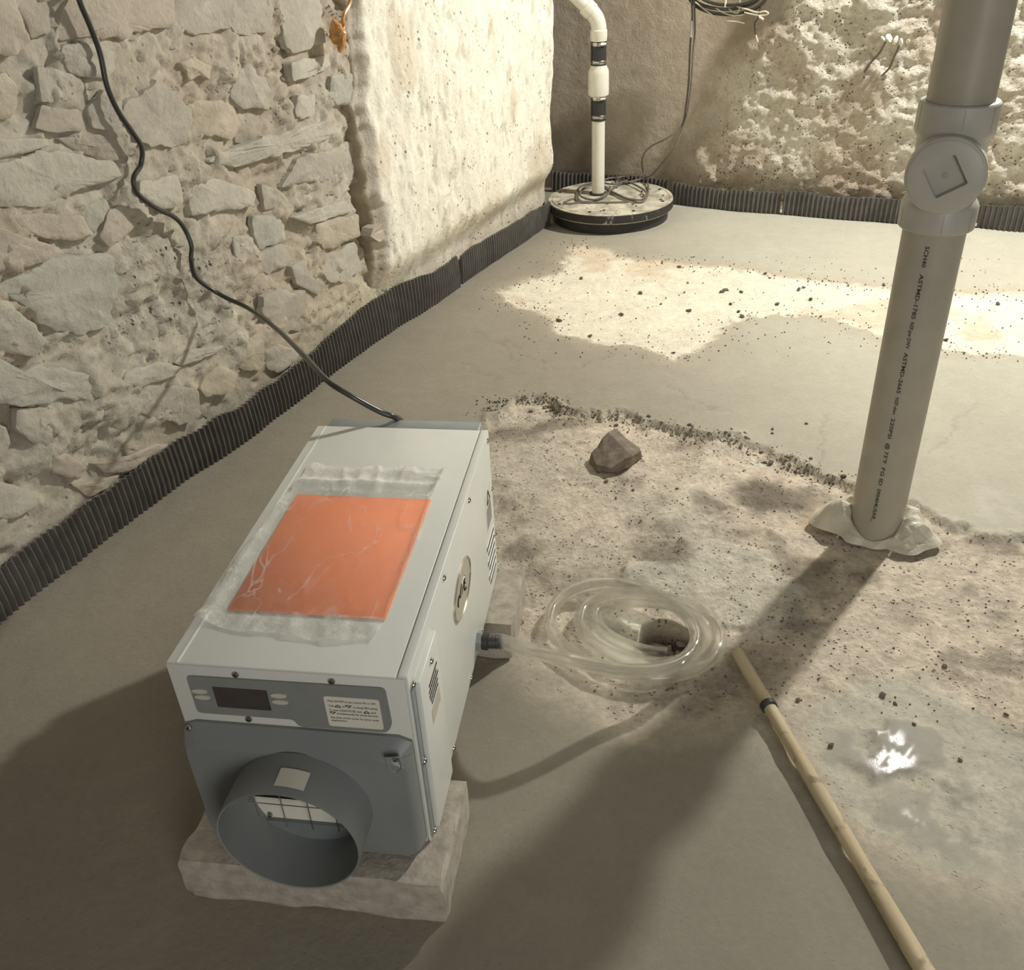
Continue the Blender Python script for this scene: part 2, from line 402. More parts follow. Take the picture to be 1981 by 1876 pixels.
nwx = X + (fbm(X*9, Y*9, 5, 5, .62)-.5)*.11 + (fbm(X*38, Y*38, 3, 8)-.5)*.030; nwy = Y + (fbm(X*9+40, Y*9, 5, 6, .62)-.5)*.11 + (fbm(X*38+9, Y*38, 3, 9)-.5)*.030
# old rough slab in the middle: in front of the edge of the new screed
oldpoly = NEWEDGE[6:] + [(3.6, 1.8), (3.6, -.2), (.9, -.2)] + fpoly([(1990, 1740), (1800, 1700), (1690, 1640), (1600, 1520), (1520, 1400), (1450, 1388), (1330, 1392), (1200, 1400), (1130, 1350), (1060, 1290), (1010, 1240), (930, 1260), (880, 1100), (900, 900), (920, 830)])
sd_old = poly_sd(nwx, nwy, oldpoly)
ow = .016+.075*sstep(1.62, 1.40, Y); old = np.clip((ow-sd_old)/(2*ow), 0, 1); old = old*old*(3-2*old)
whitep = fpoly([(1100, 478), (1130, 470), (1215, 498), (1300, 506), (1400, 515), (1480, 527), (1560, 540), (1640, 548), (1750, 562), (1860, 566), (2060, 572), (2300, 600), (2300, 720), (2060, 694), (1900, 684), (1820, 676), (1700, 642), (1600, 612), (1500, 602), (1430, 618), (1385, 650), (1320, 692), (1240, 672), (1150, 660), (1085, 642), (1050, 606), (985, 590), (960, 570), (1010, 548), (1085, 522)])
sd_w = poly_sd(nwx, nwy, whitep); white = sstep(.02, -.02, sd_w)
dustw = sstep(.10, -.02, sd_w)
big = fbm(X*2.2, Y*2.2, 4, 21); mid = fbm(X*7, Y*7, 4, 31); fine = fbm(X*28, Y*28, 4, 41); vf = fbm(X*75, Y*75, 3, 51)
# height
Z = (big-.5)*.012*old + (mid-.5)*.010*old + (fine-.5)*.0075*old + (vf-.5)*.003*old
Z += (1-old)*((big-.5)*.006 + (fine-.5)*.0012)
Z -= old*.014
crumbly = np.exp(-(sd_old/.016)**2)*sstep(1.5, 1.75, Y)
Z += crumbly*((vf-.35)*.022 + (fine-.45)*.02)
crw = np.exp(-(sd_w/.02)**2)
Z += crw*((vf-.5)*.010) - white*.006 + white*(fine-.5)*.003
# mound running from the drain towards the screed
md = line_d(X, Y, fpoly([(1290, 1000), (1340, 930), (1380, 870), (1420, 850)]))
Z += np.exp(-(md/.05)**2)*(.018+.012*(mid-.5)*2)
# raised grey patch around the drain
gp = poly_sd(nwx, nwy, fpoly([(1230, 1075), (1320, 1040), (1480, 1060), (1540, 1120), (1520, 1190), (1450, 1215), (1400, 1205), (1280, 1150), (1200, 1130)]))
Z += sstep(.012, -.012, gp)*.010*old
# drain hole
hr = np.hypot((X-HOLE[0])/1.02, (Y-HOLE[1])/1.12)
hw = hr + (fbm(X*30, Y*30, 2, 77)-.5)*.012
Z -= sstep(.060, .050, hw)*.055
Z -= np.exp(-np.clip(hr-.05, 0, 9)**2/.05**2)*.008
# tray-like pale dip left of the hole
pd = np.hypot((X-fl(1200, 1215)[0]), (Y-fl(1200, 1215)[1])/1.1); pale = sstep(.085, .06, pd + (mid-.5)*.03)
pale *= sstep(.048, .066, hw)
c_new = np.array(lin((154, 142, 122))); c_new2 = np.array(lin((186, 178, 157))); c_old = np.array(lin((216, 196, 170))); c_old2 = np.array(lin((200, 184, 162)))
c_white = np.array(lin((228, 216, 191))); c_stain = np.array(lin((122, 108, 92))); c_grey = np.array(lin((204, 198, 180)))
def desat(c, k=.3):
    l = (c*np.array([.30, .55, .15])).sum(-1, keepdims=True); return c*(1-k)+l*k
def mixv(a, b, t): return a*(1-t[..., None]) + b*t[..., None]
C = mixv(np.broadcast_to(c_new, X.shape+(3,)), c_new2, sstep(.1, 1.1, X)*.9 + .1*big)  # screed darker left, lighter right: lamp light painted into the colour
C = C*(1+.10*(mid[..., None]-.5)+.06*(fine[..., None]-.5))
oc = mixv(np.broadcast_to(c_old, X.shape+(3,)), c_old2, sstep(.42, .66, big))
oc = mixv(oc, c_stain, sstep(.56, .72, mid*.6+fine*.4)*.6)
oc = oc*(1+.25*(fine[..., None]-.5)+.2*(vf[..., None]-.5))
def blob(x, y, r, ax=1.0, soft=.5):
    c = fl(x, y); d = np.hypot(nwx-c[0], (nwy-c[1])/ax); return sstep(r*(1+soft), r*(1-soft), d)
oc = mixv(oc, c_grey, sstep(.02, -.02, gp)*.55)
for bx, by, br, ax, am in ((1480, 950, .085, .8, .95), (1290, 1055, .06, .7, .75), (1020, 1050, .045, .8, .7), (1160, 1135, .10, .6, .5), (1370, 965, .035, 1, .7), (985, 830, .10, .6, .75), (1080, 815, .07, .5, .7), (1330, 850, .06, .5, .5), (1640, 1000, .05, 1, .5), (1560, 1090, .04, 1, .4), (1230, 1000, .03, 1, .3), (1560, 960, .06, 1, .45), (1320, 1330, .10, .6, .55), (1230, 1340, .06, .6, .4), (1450, 1280, .07, .8, .5), (1930, 1420, .07, .8, .6), (1300, 1010, .03, 1, .4), (1100, 790, .06, .5, .5), (1760, 1180, .05, 1, .3)):
    oc = mixv(oc, c_stain, blob(bx, by, br, ax)*am)
oc = mixv(oc, c_white*.92, blob(1600, 1020, .03, 1)*0 + blob(1465, 895, .028, .8, .3)*.9)
oc = mixv(oc, np.array(lin((206, 170, 118))), blob(1590, 1000, .05, 1.3)*.45)
oc = mixv(oc, np.array(lin((226, 214, 188))), np.exp(-(md/.035)**2)*.5)
# smooth repaired patch around the puddle
sp = poly_sd(nwx, nwy, fpoly([(1640, 1330), (1720, 1290), (1850, 1320), (1960, 1400), (2100, 1500), (2100, 1720), (1820, 1700), (1700, 1600), (1600, 1480), (1560, 1400)]))
smooth = sstep(.02, -.02, sp)
oc = mixv(oc, np.array(lin((196, 188, 168))), smooth*.85)
C = mixv(C, oc, old)
C = mixv(C, np.array(lin((232, 221, 194))), pale*.9)
wc = c_white*(1+.18*(mid[..., None]-.5)+.16*(vf[..., None]-.5)); wc = mixv(wc, np.array(lin((206, 172, 132))), sstep(.62, .75, fbm(X*5, Y*5, 4, 91))*.5)
C = mixv(C, np.array(lin((182, 166, 138))), dustw*(1-white)*.7)
C = mixv(C, wc, white)
C = mixv(C, c_stain*.55, sstep(.058, .046, hw)*.9)  # inside of the drain hole coloured darker
# trowel marks and scratches of the fresh screed
for pts in ([(930, 640), (985, 690), (1070, 712), (1180, 690)], [(960, 660), (1010, 680), (1060, 700)], [(1800, 870), (1850, 820), (1905, 780)], [(1560, 905), (1580, 870), (1600, 800)], [(1300, 745), (1360, 790), (1420, 800)], [(880, 700), (960, 735)]):
    dl = line_d(nwx, nwy, fpoly(pts)); C = mixv(C, C*.84, np.exp(-(dl/.005)**2)); Z -= np.exp(-(dl/.008)**2)*.0015
# water
wet = np.zeros_like(X)
pu = poly_sd(nwx, nwy, fpoly([(1690, 1400), (1720, 1380), (1770, 1380), (1830, 1405), (1850, 1450), (1835, 1475), (1770, 1490), (1720, 1497), (1685, 1455)]))
wet = np.maximum(wet, sstep(.008, -.012, pu))
spl = sstep(.50, .545, fbm(X*22, Y*22, 3, 61))*np.maximum(blob(1655, 1430, .05), np.maximum(blob(1860, 1560, .12, .8), blob(1770, 1570, .05)))
wet = np.maximum(wet, spl*.7)
gl_c = fl(1715, 1440); gloss = wet*sstep(.075, .03, np.hypot(X-gl_c[0], (Y-gl_c[1])*.6))*sstep(.40, .52, fbm(X*60, Y*60, 3, 67)) + wet*blob(1765, 1575, .02)*sstep(.45, .6, fbm(X*90, Y*90, 3, 68))
C = mixv(C, C*.58, np.clip(wet, 0, 1))
glz = blob(1900, 975, .12, .7)*sstep(.0, .02, sd_old)*sstep(.46, .62, fbm(X*34, Y*34, 4, 63)); gloss = np.maximum(np.maximum(gloss, wet*.42), glz*.35)
Z = Z*(1-.8*np.clip(wet, 0, 1)) - wet*.006*old
near_dark = sstep(1.75, 1.2, Y)*(1-old)                      # fresher, darker mix plus lamp falloff painted into the foreground
C = mixv(C, C*.86, near_dark)
grit = np.clip(.28 + .85*old + .5*crumbly + .35*white - .45*smooth*old - .75*wet, .12, 1.3)
floor = grid_mesh('floor', np.stack([X, Y, Z], -1), np.concatenate([np.clip(desat(C, .30)*np.array([1, 1.012, .968]), 0, 1), np.ones(X.shape+(1,))], -1), {'grit': grit, 'wet': np.clip(gloss, 0, 1)}, M['floor'])
struct(floor)
def floor_z(x, y):
    j = np.searchsorted(X[0], x); i = np.searchsorted(Y[:, 0], y)
    return float(Z[min(max(i, 0), Z.shape[0]-1), min(max(j, 0), Z.shape[1]-1)])

# ---------------------------------------------------------------- rubble wall, left
ZT = 2.30
zz = np.concatenate([np.arange(-.03, 1.3, .0085), np.linspace(1.3, ZT, 40)])
ss = np.concatenate([np.arange(-1.5, -.1, .03), np.arange(-.1, 1.80, .0085)])
S, T = np.meshgrid(ss, zz)
groove_a = np.array([lw(*q) for q in [(676, -40), (684, 60), (692, 130), (700, 220), (710, 300), (718, 370), (724, 430), (736, 500), (744, 570)]])
groove_b = np.array([lw(*q) for q in [(690, 365), (700, 400), (712, 445), (722, 480), (735, 530)]])
D = (fbm(S*3, T*3, 4, 101)-.5)*.030 + (fbm(S*11, T*11, 4, 111)-.5)*.018 + (fbm(S*40, T*40, 3, 121)-.5)*.006
rough_patch = poly_sd(S+(fbm(S*12, T*12, 3, 7)-.5)*.06, T, [lw(*q) for q in [(235, 480), (300, 450), (390, 440), (450, 470), (455, 560), (440, 610), (330, 640), (240, 630)]])
rp = sstep(.02, -.02, rough_patch)
D += rp*(fbm(S*60, T*60, 3, 131)-.5)*.016
ga = line_d(S, T, groove_a); gb = line_d(S, T, groove_b)
gw = .020+.012*fbm(S*14, T*14, 3, 141)
D -= sstep(1.3, .6, ga/gw)*.055; D -= sstep(1.4, .6, gb/(gw*.8))*.05
cr = ridge(S*4.5+.6*fbm(S*9, T*9, 3, 3), T*6.5+.6*fbm(S*9, T*9, 3, 4), 3, 151)
crack = sstep(.88, .97, cr); D -= crack*.010
for q_, (fs_, am_, th_) in enumerate(((3.2, .011, .52), (5.5, .009, .5), (9.0, .007, .54), (15.0, .006, .55))):
    w1 = fbm(S*fs_+.35*fbm(S*20, T*20, 3, 500+q_)*3, T*fs_*1.5+.35*fbm(S*20, T*20, 3, 520+q_)*3, 4, 540+q_); D += (sstep(th_-.008, th_+.008, w1)-.6)*am_
lowz = sstep(.22, .10, T); D = D*(1-lowz) + lowz*np.minimum(D, -.012+(fbm(S*14, T*14, 3, 165)-.5)*.010)
tone = fbm(S*1.6, T*1.6, 4, 161); t2 = fbm(S*8, T*8, 4, 171)
Cw = mixv(np.broadcast_to(np.array(lin((190, 172, 148))), S.shape+(3,)), np.array(lin((195, 183, 163))), sstep(.38, .62, tone))
Cw = mixv(Cw, np.array(lin((206, 192, 158))), sstep(.9, 1.6, S)*sstep(.6, .1, T)*.8)
Cw = Cw*(1+.22*(t2[..., None]-.5))*.88; Cw = mixv(Cw, np.array(lin((128, 110, 88))), crack*.45 + sstep(.66, .78, t2)*.25)
Cw = mixv(Cw, Cw*.8, sstep(1.2, .5, ga/gw)*.5)
wall_left = grid_mesh('wall_left', OL+S[..., None]*DL+D[..., None]*NL+T[..., None]*np.array([0, 0, 1.]), np.concatenate([np.clip(desat(Cw, .26)*np.array([1, 1.012, .972]), 0, 1), np.ones(S.shape+(1,))], -1), {'grit': .7+.6*rp+.3*(t2-.5)}, M['stonewall'])
struct(wall_left)
def wall_d(s, z):
    return float(D[min(max(np.searchsorted(zz, z), 0), len(zz)-1), min(max(np.searchsorted(ss, s), 0), len(ss)-1)])

A_, B_ = 2.83, (0, 560)
def za(pts): return [(x/A_, y/A_) for x, y in pts]
def zb_(pts): return [(x/A_, 560+y/A_) for x, y in pts]
STONES = [
 ('pink', za([(-60, -40), (100, -40), (150, 110), (178, 232), (100, 292), (-60, 312)]), .020),
 ('pink', za([(368, -60), (322, 190), (352, 226), (560, 206), (740, 186), (860, 168), (958, 128), (978, -60)]), .022),
 ('grey', za([(990, -60), (968, 150), (1080, 180), (1280, 160), (1292, -60)]), .012),
 ('grey', za([(1304, -60), (1292, 150), (1350, 205), (1500, 190), (1530, 60), (1505, -60)]), .010),
 ('pale', za([(1520, 10), (1560, 110), (1590, 270), (1700, 284), (1800, 240), (1772, 50), (1735, -50), (1560, -50)]), .022),
 ('tan', za([(-60, 400), (60, 392), (115, 470), (122, 560), (70, 655), (-60, 675)]), .026),
 ('dark', za([(115, -40), (168, 120), (190, 220), (298, 190), (310, -40)]), .008),
 ('pale', za([(330, 250), (440, 226), (560, 236), (638, 285), (652, 370), (600, 440), (480, 425), (400, 400), (350, 330)]), .015),
 ('tan', za([(1008, 342), (1090, 300), (1140, 342), (1192, 362), (1180, 444), (1128, 420), (1060, 454), (1040, 400)]), .026),
 ('tan', za([(1060, 575), (1150, 538), (1290, 558), (1362, 670), (1312, 772), (1180, 755), (1100, 695)]), .020),
 ('grey', za([(1290, 380), (1400, 360), (1480, 440), (1530, 500), (1500, 600), (1360, 604), (1288, 530)]), .016),
 ('pale', za([(1602, 342), (1830, 288), (1842, 362), (1742, 422), (1612, 452)]), .026),
 ('blue', za([(1820, 420), (1932, 398), (1970, 480), (1958, 572), (1850, 584), (1808, 500)]), .030),
 ('pale', za([(1640, 522), (1752, 512), (1748, 640), (1670, 662), (1630, 640)]), .020),
 ('pale', za([(1500, 742), (1640, 700), (1800, 660), (1862, 722), (1750, 790), (1640, 834), (1480, 880), (1310, 922), (1150, 892), (1220, 842), (1360, 800)]), .028),
 ('dark', za([(1340, 700), (1400, 680), (1482, 730), (1420, 784), (1350, 792)]), .006),
 ('grey', za([(1662, 862), (1780, 830), (1882, 802), (1902, 1000), (1730, 1004), (1572, 1030), (1610, 950)]), .022),
 ('pale', za([(1892, 790), (1990, 766), (2012, 880), (2010, 980), (1912, 1012)]), .024),
 ('pale', za([(1080, 1000), (1200, 985), (1300, 994), (1432, 1060), (1422, 1132), (1300, 1150), (1180, 1172), (1080, 1192)]), .020),
 ('blue', za([(1420, 1192), (1500, 1186), (1592, 1212), (1602, 1320), (1540, 1340), (1460, 1372), (1422, 1290)]), .016),
 ('tan', za([(1740, 1222), (1860, 1190), (1962, 1170), (1972, 1290), (1870, 1340), (1780, 1372), (1740, 1330)]), .020),
 ('pale', za([(1602, 1192), (1750, 1132), (1900, 1100), (1932, 1160), (1800, 1200), (1700, 1232)]), .020),
 ('grey', za([(1460, 1012), (1580, 1052), (1642, 1142), (1560, 1150), (1482, 1150)]), .016),
 ('pale', za([(1312, 1302), (1410, 1300), (1420, 1402), (1332, 1422)]), .012),
 ('grey', za([(1412, 1412), (1500, 1370), (1570, 1342), (1622, 1420), (1570, 1470), (1500, 1502), (1422, 1490)]), .015),
 ('pale', za([(772, 992), (880, 975), (982, 962), (1012, 1100), (960, 1130), (900, 1152), (830, 1110), (762, 1062)]), .016),
 ('pale', za([(-60, 760), (130, 752), (262, 762), (282, 800), (140, 840), (-60, 884)]), .014),
 ('pale', za([(-60, 912), (100, 870), (230, 832), (450, 852), (640, 882), (682, 960), (560, 1012), (440, 1050), (350, 1100), (200, 1122), (80, 1132), (-60, 1132)]), .020),
 ('blue', za([(482, 1132), (600, 1092), (622, 1140), (590, 1220), (552, 1292), (490, 1262)]), .014),
 ('pink', za([(62, 1182), (260, 1162), (470, 1182), (542, 1290), (430, 1312), (300, 1322), (120, 1262)]), .018),
 ('pink', za([(562, 1302), (622, 1152), (762, 1082), (802, 1200), (702, 1322), (622, 1352)]), .015),
 ('pink', za([(-60, 1212), (100, 1282), (200, 1312), (270, 1342), (272, 1422), (140, 1470), (-60, 1502)]), .022),
 ('grey', za([(702, 552), (860, 432), (1000, 502), (1062, 602), (1050, 720), (1040, 800), (960, 832), (760, 782), (700, 700), (662, 640)]), .012),
 ('dark', za([(352, 762), (480, 742), (720, 742), (762, 850), (652, 882), (500, 862), (420, 810)]), .010),
 ('grey', za([(482, 602), (562, 482), (642, 562), (682, 640), (652, 712), (520, 702)]), .012),
 ('grey', za([(200, 360), (330, 370), (470, 430), (470, 560), (350, 570), (235, 560)]), .010),
 ('dark', za([(250, 575), (470, 602), (482, 722), (340, 730), (200, 702)]), .009),
 ('blue', za([(-60, 1600), (130, 1502), (330, 1402), (640, 1392), (652, 1560), (650, 1760), (482, 1842), (330, 1838), (190, 1720), (60, 1610)]), .016),
 ('pale', za([(-60, 1640), (60, 1642), (170, 1760), (270, 1862), (220, 1960), (-60, 1930)]), .020),
 ('grey', za([(1432, 1622), (1542, 1572), (1692, 1602), (1720, 1800), (1582, 1832), (1432, 1722)]), .015),
 ('grey', za([(1600, 1460), (1700, 1420), (1730, 1500), (1800, 1560), (1760, 1620), (1640, 1560)]), .016),
 ('pale', za([(1740, 1400), (1860, 1380), (1970, 1320), (2000, 1480), (1880, 1560), (1790, 1530)]), .012),
 ('blue', zb_([(-60, 330), (90, 482), (240, 432), (400, 442), (612, 492), (622, 560), (560, 622), (380, 602), (292, 652), (120, 642), (-60, 622)]), .015),
 ('pale', zb_([(682, 472), (860, 402), (992, 422), (962, 472), (800, 532), (662, 532)]), .018),
 ('grey', zb_([(-60, 690), (80, 762), (122, 860), (62, 962), (-60, 944)]), .022),
 ('grey', zb_([(642, 602), (780, 562), (982, 522), (1082, 562), (1102, 682), (982, 742), (880, 702), (702, 662)]), .013),
 ('tan', zb_([(1092, 542), (1202, 402), (1302, 462), (1272, 562), (1142, 592)]), .012),
 ('grey', zb_([(1042, 342), (1232, 302), (1182, 352), (1002, 424), (962, 402)]), .016),
 ('pink', zb_([(302, 922), (402, 902), (502, 982), (442, 1042), (302, 1012)]), .016),
 ('grey', zb_([(122, 655), (292, 662), (382, 762), (352, 882), (202, 862), (112, 762)]), .012),
 ('pale', zb_([(-60, 1042), (202, 1102), (252, 1182), (102, 1262), (-60, 1284)]), .014),
 ('pink', zb_([(542, 962), (662, 942), (882, 852), (962, 852), (882, 922), (722, 1002), (602, 1012)]), .020),
 ('tan', zb_([(1302, 302), (1442, 272), (1452, 422), (1402, 452), (1312, 432)]), .014),
 ('tan', zb_([(420, 1080), (560, 1060), (700, 1010), (640, 1100), (520, 1150)]), .012),
 ('dark', zb_([(700, 870), (770, 850), (780, 900), (720, 920)]), .006),
 ('grey', zb_([(1460, 340), (1540, 300), (1660, 330), (1640, 400), (1540, 450), (1480, 430)]), .020),
]
def make_stone(kind, pix, hgt, seed):
    P = np.array([lw(x, y, .012) for x, y in pix])
    c = P.mean(0); n = len(P); out = []
    for i in range(n):                                   # subdivide + ragged edge
        a, b = P[i], P[(i+1) % n]
        for k in range(9):
            out.append(a+(b-a)*k/9)
    Q = np.array(out); Q = .25*np.roll(Q, 1, 0)+.5*Q+.25*np.roll(Q, -1, 0)
    size = np.sqrt(np.abs(np.sum(P[:, 0]*np.roll(P[:, 1], -1)-P[:, 1]*np.roll(P[:, 0], -1)))/2)
    jit = (fbm(Q[:, 0]*22, Q[:, 1]*22, 4, seed, .65)-.5)*min(.040, size*.26)
    dirs = (Q-c)/(np.linalg.norm(Q-c, axis=1)[:, None]+1e-9); Q = Q+dirs*jit[:, None]
    base = float(np.mean([wall_d(*c)]+[wall_d(*p) for p in Q[::6]])); r1 = np.random.default_rng(seed); tilt = (r1.random(2)-.5)*.11
    v = []; m = len(Q); rings = [(1.02, -.9), (1.0, .1), (.975, .72), (.86, .95), (.6, 1.0), (.33, 1.02)]
    for sc, hh in rings:
        R = c+(Q-c)*sc
        d = base+.002+hgt*hh*.62 + (R-c)@tilt + (fbm(R[:, 0]*12, R[:, 1]*12, 4, seed+3)-.5)*.020*(1 if hh > 0 else 0) + (fbm(R[:, 0]*45, R[:, 1]*45, 2, seed+4)-.5)*.005
        v += [tuple(LP(R[i, 0], R[i, 1], d[i])) for i in range(m)]
    v.append(tuple(LP(c[0], c[1], base+.004+hgt*.62)))
    f = []
    for j in range(len(rings)-1):
        for i in range(m):
            i2 = (i+1) % m; f.append((j*m+i, j*m+i2, (j+1)*m+i2, (j+1)*m+i))
    L_ = (len(rings)-1)*m
    for i in range(m): f.append((L_+i, L_+(i+1) % m, len(v)-1))
    mb = MB(); mb.v = v; mb.f = f
    o = mb.build('stone', SM[kind], wall_left, True); return o
for i, (k, pts, hgt) in enumerate(STONES): make_stone(k, pts, hgt*.95, 300+i*7)

# ---------------------------------------------------------------- limewashed stretch of the left wall (stands proud of the rubble)
EDGE = np.array([lw(x, y, .05) for x, y in [(686, -400), (690, 0), (702, 130), (706, 230), (717, 300), (724, 370), (738, 430), (744, 480), (747, 530), (752, 590), (756, 640)]])
oe = np.argsort(EDGE[:, 1]); EDGE = EDGE[oe]
z2 = zz; nU = 190; uu = np.linspace(0, 1, nU)
SE = 3.07
U, T2 = np.meshgrid(uu, z2)
e0 = np.interp(T2, EDGE[:, 1], EDGE[:, 0]) + (fbm(T2*9, T2*0, 4, 201)-.5)*.05 + (fbm(T2*45, T2*0, 3, 202)-.5)*.02
e1 = SE + (fbm(T2*5, T2*0+3, 3, 203)-.5)*.05
S2 = e0+(e1-e0)*U
D2 = .05 + (fbm(S2*4, T2*2.2, 4, 211)-.5)*.05 + (fbm(S2*16, T2*8, 4, 221)-.5)*.020 + (fbm(S2*55, T2*24, 3, 231)-.5)*.008
D2 -= (1-sstep(0, .03, U))*.035
D2 -= sstep(.97, 1.0, U)*.05
D2 = D2*(1-sstep(.26, .12, T2)) + sstep(.26, .12, T2)*np.minimum(D2, -.020+(fbm(S2*12, T2*12, 3, 215)-.5)*.012)
streak = fbm(S2*26, T2*5, 4, 241)
Cl = np.broadcast_to(np.array(lin((240, 233, 208))), S2.shape+(3,))*(1+.10*(streak[..., None]-.5))
st = sstep(.60, .78, fbm(S2*6, T2*3.5, 4, 251)); Cl = mixv(Cl, np.array(lin((214, 196, 160))), st*.6)
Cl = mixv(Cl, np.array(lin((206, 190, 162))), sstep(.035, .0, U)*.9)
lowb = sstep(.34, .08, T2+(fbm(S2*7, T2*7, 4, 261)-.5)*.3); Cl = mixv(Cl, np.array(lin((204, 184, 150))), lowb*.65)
speck = sstep(.66, .74, fbm(S2*34, T2*16, 3, 271)); Cl = mixv(Cl, np.array(lin((150, 132, 100))), speck*.35)
Pw = OL+S2[..., None]*DL+D2[..., None]*NL+T2[..., None]*np.array([0, 0, 1.])
# wrap both ends back into the wall so the slab has thickness
def wrapcols(side):
    i = 0 if side == 0 else -1; colsP = []
    for k, (ds, dd) in enumerate(((-.004, -.014), (-.006, -.05), (.0, -.10)) if side == 0 else ((.012, -.03), (.02, -.12), (.0, -.45))):
        n_ = (fbm(T2[:, 0]*30, T2[:, 0]*0+k, 3, 281+k)-.5)*.02
        colsP.append(Pw[:, i]+(ds+n_)[:, None]*DL+(dd)*NL)
    return colsP
left = wrapcols(0)[::-1]; right = wrapcols(1)
Pall = np.stack(left+[Pw[:, i] for i in range(nU)]+right, 1)
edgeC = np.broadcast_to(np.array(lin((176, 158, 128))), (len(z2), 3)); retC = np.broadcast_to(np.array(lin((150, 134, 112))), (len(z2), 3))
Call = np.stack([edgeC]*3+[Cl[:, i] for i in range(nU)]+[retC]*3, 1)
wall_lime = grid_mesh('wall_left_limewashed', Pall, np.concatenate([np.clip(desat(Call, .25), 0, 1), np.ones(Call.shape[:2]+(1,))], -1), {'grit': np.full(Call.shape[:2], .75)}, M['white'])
struct(wall_lime)
# mortar patch bridging the crack
pp = np.array([lw(x, y, .05) for x, y in [(726, 442), (744, 432), (752, 440), (772, 428), (768, 440), (758, 452), (745, 466), (736, 470), (722, 458)]])
mbp = MB(); cpp = pp.mean(0)
lo = [tuple(LP(s, z, .0)) for s, z in pp]; hi = [tuple(LP(s, z, .040+.004*math.sin(i*2.1))) for i, (s, z) in enumerate(cpp+(pp-cpp)*.94)]
mbp.loft([lo, hi], cap1=True).build('mortar_patch', SM['pink'], wall_lime, False)

# ---------------------------------------------------------------- rough back wall
sb = np.concatenate([np.arange(-1.0, 1.62, .0095), np.arange(1.62, 3.0, .03)]); S3, T3 = np.meshgrid(sb, zz)
# the render swells outward to the right of a diagonal line
dline = (S3-.02) - (T3-.15)*.46
swell = sstep(-.12, .16, dline + (fbm(S3*5, T3*5, 3, 301)-.5)*.20)
D3 = -.105 + swell*(.10+.05*sstep(.1, 1.2, T3))
D3 = D3*1.0 + (fbm(S3*3+T3*1.5, T3*5-S3*1.5, 4, 311)-.5)*.04*swell + (fbm(S3*10+T3*3, T3*14-S3*4, 4, 321)-.5)*.015*(swell*.85+.15) + (fbm(S3*34, T3*34, 3, 331)-.5)*.016*(swell*.8+.2)
D3 -= sstep(.2, .0, T3)*.015*swell
for q_, (fs_, am_, th_) in enumerate(((6.0, .005, .5), (12.0, .005, .52), (22.0, .005, .54))):
    D3 += swell*am_*sstep(th_-.01, th_+.01, fbm(S3*fs_+T3*fs_*.4, T3*fs_*1.2-S3*fs_*.3, 4, 560+q_))
Cb = np.broadcast_to(np.array(lin((238, 228, 204))), S3.shape+(3,))
tb = fbm(S3*4, T3*4, 4, 341); Cb = mixv(Cb, np.array(lin((200, 176, 146))), sstep(.48, .68, tb)*.65)
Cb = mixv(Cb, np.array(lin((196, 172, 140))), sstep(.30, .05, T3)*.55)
Cb = mixv(Cb, np.array(lin((176, 158, 132))), (1-swell)*.8)  # recess left of the swell: its shade painted into the colour
Cb = Cb*(1+.2*(fbm(S3*18, T3*18, 4, 351)[..., None]-.5))
Cb = mixv(Cb, np.array(lin((232, 224, 198))), sstep(.5, .62, fbm(S3*6+9, T3*6, 3, 361))*swell*sstep(.2, .5, T3)*.7)
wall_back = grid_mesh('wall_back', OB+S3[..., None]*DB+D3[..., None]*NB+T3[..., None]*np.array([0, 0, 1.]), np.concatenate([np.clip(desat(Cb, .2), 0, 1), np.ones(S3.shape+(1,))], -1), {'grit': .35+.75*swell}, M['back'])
struct(wall_back)
def back_d(s, z):
    return float(D3[min(max(np.searchsorted(zz, z), 0), len(zz)-1), min(max(np.searchsorted(sb, s), 0), len(sb)-1)])

